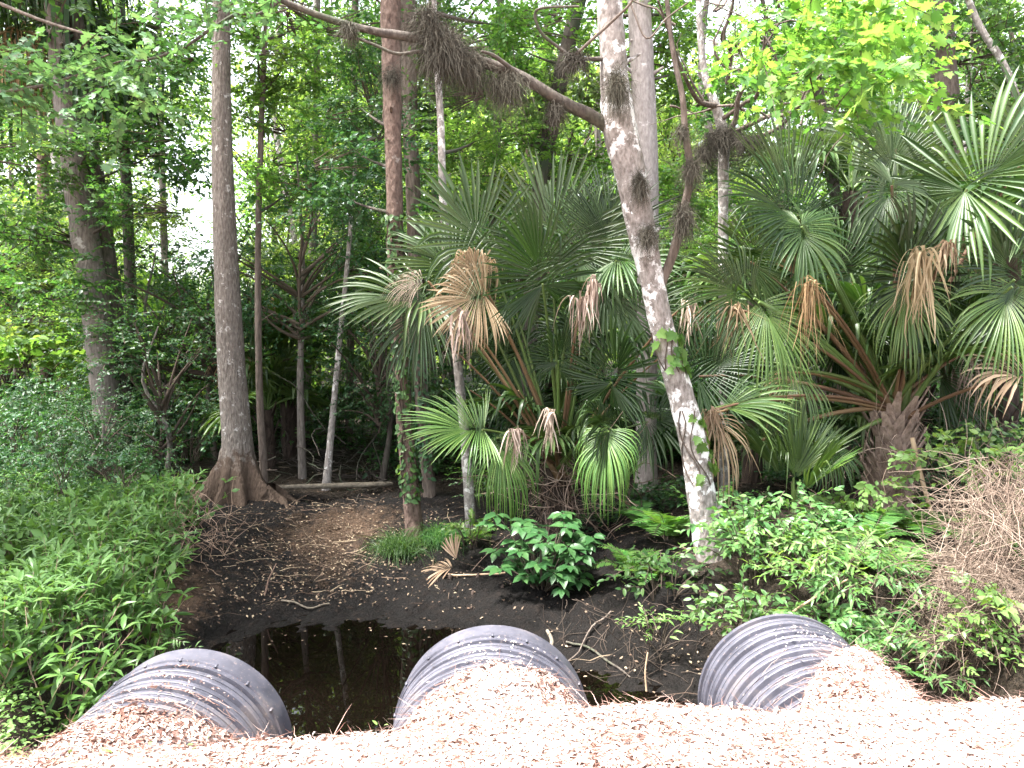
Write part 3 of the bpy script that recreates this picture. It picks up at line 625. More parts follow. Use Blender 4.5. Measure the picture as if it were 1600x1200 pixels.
for key, leaf, spots_ in (
    ('twin', 'leaf_mid', [(40, 235, 12.3, 1), (60, 450, 12.0, .8), (210, 320, 12.6, .8), (25, 350, 12.6, 1), (245, 240, 12.6, 1), (150, 210, 12.3, .9), (215, 100, 12.4, 1)]),
    ('dark', 'leaf_mid', [(245, 150, 14.6, 1), (155, 150, 14.4, 1), (262, 450, 14.6, .7), (265, 60, 14.5, 1.1), (170, 60, 14.4, 1), (150, 300, 14.3, .9)]),
    ('slim', 'leaf_bright', [(440, 110, 11.6, .9), (450, 300, 11.8, .7), (385, 180, 11.8, .7), (470, 40, 11.8, .9), (360, 30, 11.9, .7)]),
    ('spot', 'leaf_far', [(470, 230, 16.6, 1), (515, 420, 16.6, .9), (450, 150, 16.6, 1.1), (520, 60, 16.8, 1.2), (440, 400, 16.6, .9)]),
    ('dim', 'leaf_mid', [(590, 260, 15.4, 1), (540, 190, 15.3, 1), (575, 400, 15.2, .9), (570, 90, 15.4, 1.1), (500, 290, 15.2, .9)]),
    ('red', 'leaf_dark', [(560, 240, 10.4, .75), (540, 310, 10.6, .65), (565, 170, 10.4, .6)]),
    ('back', 'leaf_mid', [(690, 160, 11.8, .9), (700, 330, 11.9, .7), (720, 60, 11.8, .9), (590, 40, 12, .9)]),
    ('pale', 'leaf_bright', [(745, 220, 10.8, .7), (790, 40, 10.8, .8)]),
    ('smooth', 'leaf_bright', [(930, 140, 12.0, .9), (1065, 110, 12.2, .9), (1075, 300, 12.2, .8), (890, 30, 12.2, 1), (1060, 20, 12, .9)]),
    ('mossy', 'leaf_bright', [(800, 210, 12.6, .9), (905, 260, 12.6, .8), (820, 80, 12.6, 1), (760, 150, 12.9, .8)]),
    ('mid', 'leaf_far', [(745, 110, 15.6, 1.1), (800, 300, 15.4, .9), (740, 250, 15.5, .9), (850, 180, 15.6, 1)]),
    ('right', 'leaf_mid', [(1545, 150, 12.8, 1), (1420, 240, 13, .9), (1560, 50, 12.8, 1.1), (1600, 200, 12.9, 1), (1400, 40, 13, 1)]),
    ('slant', 'leaf_mid', [(1335, 220, 13.8, .9), (1250, 240, 13.8, .9), (1210, 320, 13.8, .8), (1190, 130, 14, 1), (1340, 330, 13.8, .8), (1150, 250, 14, .9), (1240, 60, 14, 1)]),
    ('pink', 'leaf_far', [(30, 420, 18, 1.1), (110, 330, 18, 1), (40, 200, 18, 1.2), (120, 500, 18, 1)]),
    ('far1', 'leaf_far', [(215, 330, 18.5, .9), (215, 160, 18.5, 1), (300, 520, 18, 1), (275, 470, 18.5, .8)])):
    for px_, py_, d_, s_ in spots_: clump(T[key][0], px_, py_, d_, leaf, s_, rgc, T[key][1] if d_ < 13 else None, rgc.uniform(.8, 1.3))

# the curved tree with its long mossy limb
def limb(t, rows, d0, d1, mat, rg, sides=9, rough=.04):
    p, r = px_path(rows, d0, d1, 5); mb = MB(); tube(mb, p, r, sides, 0, rough, rg); return part('limb', mb, mat, t), p, r
rg = np.random.default_rng(41); WID = .85
ct, cp, cr = big_tree([(1112, 870, 58), (1096, 780, 53), (1085, 700, 50), (1062, 610, 47), (1036, 520, 43), (1017, 430, 45), (1000, 350, 52), (985, 270, 57), (968, 200, 60), (960, 120, 50), (955, 40, 46), (946, -80, 42)],
    7.25, 7.1, 'bark_lichen', 'curved leaning tree with white lichen patches and a long mossy side limb', 6.5, None, 'leaf_mid', .7, seed=20, sides=22, rough=.03)
LB = M['bark_dark']; WID = .64
lm = {}
lm['main'] = limb(ct, [(972, 222, 42), (940, 190, 34), (880, 160, 29), (810, 118, 27), (740, 92, 27), (660, 62, 24), (580, 48, 19), (510, 28, 16), (440, 0, 15), (380, -40, 12)], 7.2, 6.6, LB, rg)
lm['up'] = limb(ct, [(1030, 452, 24), (1052, 395, 23), (1068, 330, 20), (1078, 270, 19), (1070, 200, 16), (1066, 150, 14), (1050, 70, 12), (1038, -40, 9)], 7.2, 7.0, M['bark_brown'], rg)
lm['a'] = limb(ct, [(812, 118, 13), (790, 100, 11), (770, 86, 9), (752, 80, 7)], 6.95, 6.8, LB, rg)
lm['b'] = limb(ct, [(655, 80, 9), (620, 84, 8), (585, 70, 7), (560, 60, 5)], 6.8, 6.7, LB, rg)
lm['c'] = limb(ct, [(960, 92, 12), (925, 92, 10), (897, 90, 9), (870, 72, 8), (845, 50, 8), (836, 22, 7), (850, 12, 6), (905, 10, 5)], 7.1, 6.8, LB, rg)
lm['d'] = limb(ct, [(895, 90, 9), (925, 62, 8), (960, 30, 7), (985, 5, 6), (1000, -30, 5)], 6.9, 6.6, M['bark_brown'], rg)
lm['e'] = limb(ct, [(440, -2, 10), (405, 22, 9), (370, 22, 8), (330, 45, 7), (290, 72, 7), (235, 92, 6), (190, 96, 4)], 6.6, 6.3, LB, rg)
lm['f'] = limb(ct, [(985, 5, 5), (1010, 60, 4.5), (1040, 30, 4), (1075, 4, 4)], 6.8, 6.7, M['bark_brown'], rg)
# leafy twigs hanging from that thin outer limb, and above the frame
mb = MB(); n = 60; rgx = np.random.default_rng(42)
px = rgx.uniform(210, 430, n); py = rgx.uniform(-90, 70, n)
b = np.array([P(a, c, rgx.uniform(5.9, 6.8)) for a, c in zip(px, py)])
sprays(mb, b, rgx.normal(size=(n, 3)) * V3(1, 1, .3) + V3(-.3, 0, -.05), V3(0, 0, 1) + rgx.normal(size=(n, 3)) * .3, rgx.uniform(.35, .6, n), 12, .07, L_MAPLE, rgx, 0, 1)
part('leafy_twigs', mb, [M['leaf_maple_left'], M['twig']], ct)

# limbs of the crooked grey tree, and the bright maple spray that hangs from them
gt = T['grey2'][0]; BB = M['bark_brown']
for rows in ([(1130, 222, 16), (1148, 190, 13), (1155, 150, 11), (1172, 120, 9), (1190, 80, 7), (1215, 40, 5), (1240, -20, 4)],
             [(1134, 216, 15), (1165, 198, 12), (1200, 182, 10), (1230, 178, 9), (1262, 150, 7), (1290, 100, 6), (1330, 60, 5), (1380, 30, 4)],
             [(1140, 222, 13), (1180, 215, 11), (1215, 200, 9), (1250, 165, 8), (1275, 120, 7), (1300, 70, 5), (1330, 5, 4)],
             [(1130, 185, 11), (1165, 160, 10), (1182, 150, 9), (1190, 110, 8), (1195, 60, 6), (1200, 10, 5)],
             [(1118, 165, 14), (1095, 160, 13), (1080, 140, 10), (1062, 100, 8), (1045, 50, 7), (1028, 0, 5)],
             [(1136, 130, 11), (1142, 80, 10), (1128, 60, 9), (1142, 20, 8), (1150, -30, 6)]):
    limb(gt, rows, 9.4, 8.3, BB, rg, 7)
mb = MB(); rgx = np.random.default_rng(43); n = 175
u = rgx.random(n) ; px = 1290 + rgx.normal(0, 75, n); py = 75 + rgx.normal(0, 62, n) + (px - 1290) * .05
px = np.clip(px, 1130, 1440); py = np.clip(py, -80, 190)
b = np.array([P(a, c, rgx.uniform(6.3, 8.0)) for a, c in zip(px, py)])
sprays(mb, b, rgx.normal(size=(n, 3)) * V3(1, .8, .3) + V3(.35, -.3, -.12), V3(0, 0, 1) + rgx.normal(size=(n, 3)) * .3, rgx.uniform(.35, .65, n), 12, .105, L_MAPLE, rgx, 0, 1, tilt=.4)
n = 26; b = np.array([P(a, c, rgx.uniform(5.6, 6.4)) for a, c in zip(rgx.uniform(1330, 1450, n), rgx.uniform(-30, 130, n))])
sprays(mb, b, rgx.normal(size=(n, 3)) * V3(1, .8, .3) + V3(.3, -.2, -.1), V3(0, 0, 1) + rgx.normal(size=(n, 3)) * .3, rgx.uniform(.3, .5, n), 9, .12, L_MAPLE, rgx, 0, 1, tilt=.4)
part('maple_foliage', mb, [M['leaf_maple'], M['twig']], gt)

mb = MB(); rgt = np.random.default_rng(47)
for _ in range(60):
    c = P(rgt.uniform(1045, 1360), rgt.uniform(-20, 215), rgt.uniform(8.3, 9.5)); dd = nrm(rgt.normal(size=3) * V3(1, .6, .6) + V3(.2, 0, .5)); pp = [c]; ll = rgt.uniform(.4, 1.3)
    for q in range(7): dd = nrm(dd + rgt.normal(size=3) * .28); pp.append(pp[-1] + dd * ll / 7)
    tube(mb, np.array(pp), np.linspace(rgt.uniform(.008, .02), .003, 8), 5, 0, cap=False)
part('twigs', mb, M['bark_brown'], gt)

# a young maple leaning in from outside the frame
mt = thing('maple_tree', (-7.6, 7.2, -.8), 'leafy maple leaning in over the dark double-trunked tree from the side', 'tree')
rgx = np.random.default_rng(44)
mb = MB(); pts = smooth_poly([(-7.6, 7.2, -.9), (-7.5, 7.2, 1.2), (-7.2, 7.1, 3.0), (-6.9, 7, 4.6), (-6.6, 6.9, 6)], 5); tube(mb, pts, np.linspace(.12, .04, len(pts)), 10, 0, .04, rgx); part('trunk', mb, BB, mt)
for rows in ([(-60, 60, 12), (30, 118, 10), (75, 110, 8), (120, 105, 6), (170, 85, 4)], [(-40, 150, 10), (60, 135, 8), (120, 118, 6), (190, 95, 4)], [(-60, -20, 10), (60, 30, 8), (160, 60, 5)]):
    limb(mt, rows, 6.8, 6.3, BB, rgx, 7)
mb = MB(); n = 130; px = rgx.uniform(-70, 250, n); py = np.maximum(125 + rgx.normal(0, 40, n) - px * .05, 55)
b = np.array([P(a, c, rgx.uniform(5.6, 7.2)) for a, c in zip(px, py)])
sprays(mb, b, rgx.normal(size=(n, 3)) * V3(.9, .8, .25) + V3(.4, -.2, -.1), V3(0, 0, 1) + rgx.normal(size=(n, 3)) * .25, rgx.uniform(.35, .6, n), 12, .075, L_MAPLE, rgx, 0, 1, tilt=.35)
part('crown', mb, [M['leaf_maple_left'], M['twig']], mt)
for q_, (dx, dy, dz, sc) in enumerate(((-6.6, 6.9, 6.4, 1.0), (-8.0, 6.2, 5.2, .9), (-6.0, 8.2, 6.9, .9))):  # extra crowns out of view, added to cast shade on the weeds behind
    o = obj('crown', crown_mesh(q_, 'leaf_mid'), mt, V3(dx, dy, dz) - V3(*mt.location)); o.scale = (sc, sc, sc * .8)

# ivy on the red-barked tree, a few leaves on the curved one
def climber(pts, rad, z0, z1, n, size, side, label, leaf, rg, T=L_BROAD, towards=-1):
    k = [i for i in range(len(pts)) if z0 <= pts[i][2] <= z1]; k = np.array(k); mb = MB()
    base = pts[k[0]].copy(); t = thing('climbing_vine', base, label, 'vine')
    for q in range(3):
        ph = rg.uniform(-2.6, -.5); pp = np.array([pts[i] + V3(math.cos(ph + .5 * math.sin(i * .7 + q)), math.sin(ph + .5 * math.sin(i * .7 + q)), 0) * (rad[i] * 1.04 + .006) for i in k])
        tube(mb, pp, .006, 5, 1)
    idx = rg.integers(0, len(k) - 1, n); f = rg.random((n, 1)); i0 = k[idx]
    c = pts[i0] * (1 - f) + pts[i0 + 1] * f; r0 = rad[i0][:, None]
    a = -math.pi / 2 + side + rg.normal(0, 1.0, n); o = np.stack([np.cos(a), np.sin(a), 0 * a], -1)
    c = c + o * (r0 * 1.05 + .012) + rg.normal(size=(n, 3)) * .012
    d = np.stack([-np.sin(a), np.cos(a), 0 * a], -1) * rg.normal(size=(n, 1)) + V3(0, 0, -.7) + o * .3
    leaves(mb, c, d, o + V3(0, 0, .5) + rg.normal(size=(n, 3)) * .35, rg.uniform(.6, 1.2, n) * size, T, 0)
    part('foliage', mb, [M[leaf], M['twig']], t); return t
_, rp, rr = T['red']
climber(rp, rr, -.6, 3.1, 420, .085, .5, 'ivy climbing the flaking red-brown trunk', 'leaf_mid', np.random.default_rng(51))
_, kp, kr = T['back']
climber(kp, kr, -.6, 2.4, 220, .08, -.2, 'leafy creeper on the grey-brown trunk behind the red one', 'leaf_dark', np.random.default_rng(52))
climber(cp, cr, 1.2, 1.65, 34, .11, .6, 'small green creeper on the bend of the curved trunk', 'leaf_bright', np.random.default_rng(53), L_MAPLE)
climber(cp, cr, .2, .9, 30, .10, 1.3, 'creeper with few leaves low on the curved trunk', 'leaf_bright', np.random.default_rng(54), L_MAPLE)

# ------------------------------------------------------------------ air plants and hanging moss on the limbs
def air_plant(c, r, n, label, rg, down=.3, stretch=(1, 1, 1), wid=.0015):
    n = int(n * 4.2)
    mb = MB(); d = nrm(rg.normal(size=(n, 3))); c = np.asarray(c, float)
    st = c + nrm(rg.normal(size=(n, 3))) * rg.uniform(0, .6, (n, 1)) * r * np.array(stretch)
    strip_many(mb, st, d * np.array(stretch) + V3(0, 0, -down), r * rg.uniform(.3, 1.1, n), np.full(n, wid), rg.uniform(.1, 1.1, n), 7, 0, rg, wob=.42)
    return solo('air_plant', mb, M['air_plant'], c, label, 'air plant', 'air plants on the limbs')
rg = np.random.default_rng(61)
for px, py, d, rp_, n, lb, dn, st in [
    (692, 72, 6.85, 58, 800, 'largest shaggy air plant mass hanging from the long mossy limb', .1, (1, 1, .9)),
    (735, 98, 6.9, 42, 420, 'shaggy air plant drooping beside the largest one on the limb', .3, (1, 1, 1)),
    (790, 124, 6.95, 42, 330, 'fringe of air plant under the middle of the long limb', 1.0, (1.4, 1, .8)),
    (668, 30, 6.8, 44, 340, 'air plant tuft at the top above the largest mass', .1, (.8, .8, 1)),
    (545, 45, 6.7, 24, 150, 'small tuft on the thin outer end of the long limb', .1, (1, 1, 1)),
    (612, 118, 9.5, 26, 150, 'small tuft on the red-barked trunk', .1, (1, 1, 1)),
    (870, 168, 7.05, 26, 200, 'tuft hanging under the limb near the fork of the curved tree', .7, (1, 1, 1)),
    (897, 92, 6.9, 32, 240, 'tuft sitting where thin twigs meet left of the fork', .15, (1.2, 1, .8)),
    (963, 130, 6.85, 36, 330, 'dark bushy air plant on the curved trunk above its fork', .4, (.6, .6, 1.4)),
    (1000, 285, 6.95, 26, 220, 'dark air plant on the curved trunk at the fork level of the palm tops', .4, (.6, .6, 1.2)),
    (1012, 365, 6.95, 28, 200, 'air plant low on the curved trunk where the side limb leaves', .4, (.9, .9, 1)),
    (1068, 335, 7.0, 34, 280, 'air plant on the upright side limb, lowest on it', .4, (.7, .7, 1.3)),
    (1080, 262, 7.0, 28, 220, 'air plant on the upright side limb, second from below', .3, (.8, .8, 1)),
    (1066, 205, 7.0, 20, 140, 'air plant on the upright side limb, third from below', .3, (.8, .8, 1)),
    (1130, 212, 9.2, 44, 380, 'air plant nest in the fork of the crooked grey tree', .2, (1.3, 1, .7)),
    (1170, 218, 9.0, 32, 200, 'dark air plant along a limb of the crooked grey tree', .5, (1.2, 1, .7)),
    (1100, 235, 9.2, 28, 200, 'air plant hanging beside the fork of the crooked grey tree', .5, (1, 1, 1)),
    (872, 120, 12.1, 40, 260, 'mossy tuft on the dark bending trunk above the palms', .5, (.8, .8, 1.4))]:
    air_plant(P(px, py, d), rp_ * d / F, n, lb, rg, dn, st)
WID = .8
# ------------------------------------------------------------------ palms
DOWN = V3(0, 0, -1)
def fan_mb(hub, axis, nor, Rf, rg, mi=0, span=150, nseg=58, droop=.25, tip=.35, cup=.25, costa=.25, dead=0.0, bend=.2, split=.56, hang_p=.2):
    """one palmate blade: folded segments fused near the hub, loose towards their tips"""
    x = nrm(axis); y = nrm(np.cross(nor, x)); z = np.cross(x, y); mb = MB()
    a = np.linspace(-R(span), R(span), nseg); da = a[1] - a[0]
    t = np.array([.03, .2, .36, .5, .62, .74, .86, 1.0]); K = len(t)
    a = a + rg.normal(size=nseg) * .12 * da
    d = x * np.cos(a)[:, None] + y * np.sin(a)[:, None] + z * (cup * np.abs(np.sin(a)))[:, None]
    d = nrm(d + rg.normal(size=d.shape) * (.015 + .05 * dead))
    L = Rf * (.74 + .26 * np.cos(a * .75)) * rg.uniform(.88, 1.06, nseg) * (1 - .25 * dead * rg.random(nseg))
    org = hub + x * (Rf * costa * np.clip(np.cos(a), 0, 1))[:, None] - z * (Rf * costa * .35 * np.clip(np.cos(a), 0, 1) ** 2)[:, None]
    lt = L[:, None] * t
    dr = droop * rg.uniform(.6, 1.4, nseg)[:, None] * t ** 2.2
    hg = (rg.random(nseg) < hang_p)[:, None] * rg.uniform(.5, 1.1, nseg)[:, None] * np.clip(t - split, 0, 1) ** 1.1 * 1.4 + tip * rg.uniform(0, 1, nseg)[:, None] * np.clip(t - split, 0, 1) ** 1.6 * 1.5
    sh = 1 - .55 * np.clip(dr + hg - .15, 0, .9)
    c = org[:, None] + d[:, None] * (lt * sh)[..., None] + DOWN * (L[:, None] * (dr + hg))[..., None]
    c = c - z * (bend * Rf * np.clip(np.cos(a), 0, 1)[:, None] * t ** 2)[..., None]
    if dead: c = c + np.cumsum(rg.normal(size=c.shape), 1) * .012 * Rf * dead
    w = np.where(t < split, t * 1.03 * np.tan(da / 2), split * np.tan(da / 2) * (1 - np.clip((t - split) / (1 - split), 0, 1) ** 1.7) + .0006)[None] * L[:, None] * (1.08 if 0 < dead < .4 else 1 - .45 * dead)
    s = nrm(np.cross(np.broadcast_to(z, d.shape), d)); f = .85 if not dead else (.25 if dead < .4 else .9)
    e1 = c + s[:, None] * w[..., None] + z * (w * f)[..., None]; e2 = c - s[:, None] * w[..., None] + z * (w * f)[..., None]
    v = np.stack([e1, c - z * (w * f * .3)[..., None], e2], 2)
    i = np.arange(nseg)[:, None] * (3 * K) + (np.arange(K - 1) * 3)[None]
    q = np.concatenate([np.stack([i, i + 1, i + 4, i + 3], -1).reshape(-1, 4), np.stack([i + 1, i + 2, i + 5, i + 4], -1).reshape(-1, 4)])
    mb.add(v, q, mi); return mb
def petiole_mb(C, Hb, axis, r0, r1, arch=.12, mi=0):
    L = np.linalg.norm(Hb - C); mid = (C + Hb) / 2 + V3(0, 0, arch * L); tt = np.linspace(0, 1, 10)[:, None]
    p = C * (1 - tt) ** 2 + 2 * mid * tt * (1 - tt) + Hb * tt ** 2; mb = MB()
    tube(mb, p, np.concatenate([[r0 * 1.8], np.linspace(r0, r1, 9)]), 6, mi); return mb
def im_axis(phi, tilt):
    a, b = R(phi), R(tilt); return (RIGHT * math.cos(a) + UP * math.sin(a)) * math.cos(b) - FWD * math.sin(b)
def frond(palm, C, hub_px, d, phi, tilt, rpx, mat, rg, face=1.0, pet='petiole', dead=0, pr=.02, up=.55, **kw):
    """hub_px in the photograph, d metres away; the blade points along phi (degrees, 90 = up), tilted towards the viewer"""
    hub = P(hub_px[0], hub_px[1], d); ax = im_axis(phi, tilt); Rf = rpx * d / F * 1.06
    nor = -FWD * face + UP * up + rg.normal(size=3) * .15
    nor = nrm(nor - ax * np.dot(nor, ax))
    mb = fan_mb(hub, ax, nor, Rf, rg, dead=dead, **({**kw, 'droop': kw.get('droop', .25) * .6, 'tip': kw.get('tip', .35) * .7} if not dead and kw.get('droop', .25) < .45 else kw))
    name = 'dead_frond' if dead else 'frond'
    fo = part(name, mb, M[mat], palm)
    if dead: fo['label'] = 'withered brown frond'
    if C is not None:
        pm = petiole_mb(C + rg.normal(size=3) * .05, hub + ax * .02, ax, pr * 1.2, pr * .6)
        o = obj('petiole', pm.mesh('petiole', M[pet], V3(*palm.location)), fo)
    return fo
def auto_fronds(palm, C, n, rg, L=(.8, 1.2), Rf=(.6, .85), el=(5, 75), mats=('palm',), az=(0, 360), nseg=36, **kw):
    for k in range(n):
        az_ = R(az[0] + (az[1] - az[0]) * (k + rg.uniform(.2, .8)) / n); e = R(rg.uniform(*el))
        d = V3(math.cos(az_) * math.cos(e), math.sin(az_) * math.cos(e), math.sin(e)); l = rg.uniform(*L); hub = C + d * l
        ax = nrm(d + V3(0, 0, -.35) + rg.normal(size=3) * .15); nor = nrm(V3(0, 0, 1) + d * .35 + rg.normal(size=3) * .25)
        nor = nrm(nor - ax * np.dot(nor, ax)); m = mats[rg.integers(0, len(mats))]
        dd = .8 if m in ('palm_dead', 'palm_grey', 'palm_tan') else 0
        a = dict(droop=.13, tip=.28, dead=dd); a.update(kw)
        if dd: a.update(droop=.7)
        fo = part('dead_frond' if dd else 'frond', fan_mb(hub, ax, nor, rg.uniform(*Rf), rg, nseg=nseg, **a), M[m], palm)
        if dd: fo['label'] = 'withered brown frond'
        obj('petiole', petiole_mb(C, hub, ax, .02, .011).mesh('petiole', M['petiole'], V3(*palm.location)), fo)
def palm_trunk(palm, base, C, r, rg, boots=26, mat='boot'):
    n = 12; tt = np.linspace(0, 1, n)[:, None]; pts = base * (1 - tt) + C * tt; mb = MB()
    tube(mb, pts, r * (1 + .12 * np.sin(np.linspace(0, 5, n))), 14, 0, .06, rg)
    ax = nrm(C - base); Lt = np.linalg.norm(C - base)
    for k in range(boots):
        a = k * 2.4 + rg.uniform(-.2, .2); s = (k + .5) / boots; c = base + (C - base) * (.1 + .88 * s)
        o = V3(math.cos(a), math.sin(a), 0); side = V3(-math.sin(a), math.cos(a), 0); l = rg.uniform(.2, .42) * min(1, r / .14)
        p0 = c + o * r * .75; p1 = p0 + o * l * .45 + V3(0, 0, l * .8) + side * rg.normal() * .06
        w0, w1 = rg.uniform(.045, .07) * r / .14, .02; th = .02
        v = [p0 + side * w0 - V3(0, 0, .03), p0 - side * w0 - V3(0, 0, .03), p1 - side * w1, p1 + side * w1]; v = np.array(v); v2 = v + o * th
        mb.add(np.concatenate([v, v2]), [(0, 3, 2, 1), (4, 5, 6, 7), (0, 1, 5, 4), (1, 2, 6, 5), (2, 3, 7, 6), (3, 0, 4, 7)])
    return part('trunk', mb, M[mat], palm, smooth=False)
def fibres(palm, base, C, r, n, rg, mat='fiber'):
    mb = MB(); f = rg.random((n, 1)); a = rg.uniform(0, 6.3, n); o = np.stack([np.cos(a), np.sin(a), 0 * a], -1)
    st = base + (C - base) * f + o * r * 1.02
    strip_many(mb, st, o * .5 + rg.normal(size=(n, 3)) * .5 + V3(0, 0, -.5), rg.uniform(.15, .45, n), np.full(n, .003), rg.uniform(.1, .7, n), 4, 0, rg, wob=.15)
    return part('fibres', mb, M[mat], palm)

def dead_bunch(palm, C, hub_px, d, lpx, n, mat, rg, spread=.16, wid=.012):
    """a withered leaf: its segments hang straight down from the end of the stalk in a ragged bunch"""
    hub = P(*hub_px, d); L = lpx * d / F; mb = MB(); dr = rg.normal(size=(n, 3)) * V3(spread, spread, .05) + V3(0, 0, -1)
    st = hub + rg.normal(size=(n, 3)) * V3(.05, .05, .03) * L * 1.5
    up = nrm(rg.normal(size=(n, 3)) * V3(1, 1, .2))
    strip_many(mb, st, dr, L * rg.uniform(.45, 1.1, n), rg.uniform(.4, 1.2, n) * wid, np.zeros(n), 7, 0, rg, side=up, wob=.10)
    m = n // 2; strip_many(mb, st[:m], nrm(rg.normal(size=(m, 3)) * V3(1, .7, .3) + V3(0, 0, .5)), L * rg.uniform(.15, .4, m), rg.uniform(.6, 1.3, m) * wid, np.full(m, 2.2), 6, 0, rg, side=up[:m], wob=.1)
    fo = part('dead_frond', mb, M[mat], palm, smooth=False); fo['label'] = 'withered brown leaf hanging in strips'
    obj('petiole', petiole_mb(C, hub, None, .02, .012).mesh('petiole', M['petiole_brown'], V3(*palm.location)), fo)

# the palm clump in the middle
rg = np.random.default_rng(71)
def ground_pt(px, d): 
    p = P(px, 700, d); return V3(p[0], d, float(H(p[0], d)))
b1 = ground_pt(872, 9.3); C1 = P(872, 742, 9.2)
p1 = thing('palm', b1, 'middle fan palm clump with one large tan dead leaf on its side', 'palm')
palm_trunk(p1, b1 - V3(0, 0, .1), C1, .17, rg, 18, 'boot_dark'); fibres(p1, b1, C1 + V3(0, 0, .2), .2, 260, rg)
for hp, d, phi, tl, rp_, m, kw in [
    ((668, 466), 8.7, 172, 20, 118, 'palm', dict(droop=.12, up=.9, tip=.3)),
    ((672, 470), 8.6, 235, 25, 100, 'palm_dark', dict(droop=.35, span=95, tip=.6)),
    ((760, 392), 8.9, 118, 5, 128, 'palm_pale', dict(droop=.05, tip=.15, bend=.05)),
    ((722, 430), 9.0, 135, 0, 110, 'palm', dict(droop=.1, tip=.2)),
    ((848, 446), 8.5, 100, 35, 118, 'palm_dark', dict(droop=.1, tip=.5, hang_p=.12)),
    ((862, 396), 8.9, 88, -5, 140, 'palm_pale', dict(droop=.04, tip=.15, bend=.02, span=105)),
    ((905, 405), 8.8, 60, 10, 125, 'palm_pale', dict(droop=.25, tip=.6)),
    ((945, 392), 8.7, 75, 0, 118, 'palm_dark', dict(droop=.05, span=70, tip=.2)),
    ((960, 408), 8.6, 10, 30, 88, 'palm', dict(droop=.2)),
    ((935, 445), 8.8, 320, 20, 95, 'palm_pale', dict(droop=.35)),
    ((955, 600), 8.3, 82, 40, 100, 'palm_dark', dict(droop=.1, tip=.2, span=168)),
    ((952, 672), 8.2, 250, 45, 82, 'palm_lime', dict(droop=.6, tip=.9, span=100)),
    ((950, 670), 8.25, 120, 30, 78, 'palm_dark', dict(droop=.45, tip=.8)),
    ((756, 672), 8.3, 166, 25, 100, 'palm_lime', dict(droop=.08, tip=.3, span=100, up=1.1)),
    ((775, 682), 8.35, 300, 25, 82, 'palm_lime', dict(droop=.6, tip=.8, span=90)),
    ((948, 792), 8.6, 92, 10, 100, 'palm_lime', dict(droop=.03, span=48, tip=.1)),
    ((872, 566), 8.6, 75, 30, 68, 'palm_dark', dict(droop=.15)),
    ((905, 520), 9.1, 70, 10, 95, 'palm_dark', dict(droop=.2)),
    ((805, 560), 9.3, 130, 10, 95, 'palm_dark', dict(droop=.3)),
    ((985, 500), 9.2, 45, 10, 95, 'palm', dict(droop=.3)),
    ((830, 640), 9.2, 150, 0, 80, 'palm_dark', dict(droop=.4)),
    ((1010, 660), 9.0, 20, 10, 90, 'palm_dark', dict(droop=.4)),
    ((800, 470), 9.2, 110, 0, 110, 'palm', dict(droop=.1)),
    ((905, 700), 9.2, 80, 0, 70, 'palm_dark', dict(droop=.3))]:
    frond(p1, C1 + V3(0, 0, .1), hp, d, phi, tl, rp_, m, rg, **kw)
frond(p1, C1, (758, 462), 8.35, 196, 35, 84, 'palm_tan', rg, dead=.25, pet='petiole_brown', droop=.12, tip=.5, span=105, split=.66, face=1.4, up=.2)
frond(p1, C1, (752, 440), 8.4, 118, 20, 72, 'palm_tan', rg, dead=.35, pet='petiole_brown', droop=.35, tip=1.2, span=75, split=.6, hang_p=.6, face=1.3)
frond(p1, C1, (672, 440), 8.5, 175, 10, 75, 'palm_grey', rg, dead=.9, pet='petiole_brown', droop=.4, tip=.8, span=60, split=.35)
for hp, rp_, n in (((908, 466), 72, 16), ((926, 440), 62, 14), ((720, 490), 75, 12), ((858, 640), 58, 12), ((805, 672), 62, 14), ((1075, 470), 60, 12)):
    dead_bunch(p1, C1, hp, 8.15, rp_ * 1.15, n + 8, 'palm_grey', rg, .14, .012)
for hp in ((700, 540), (1030, 560), (735, 610), (985, 790), (810, 610)):    # bare leaf stalks
    part('petiole', petiole_mb(C1, P(*hp, 8.6), None, .02, .008), M['petiole_brown'], p1)

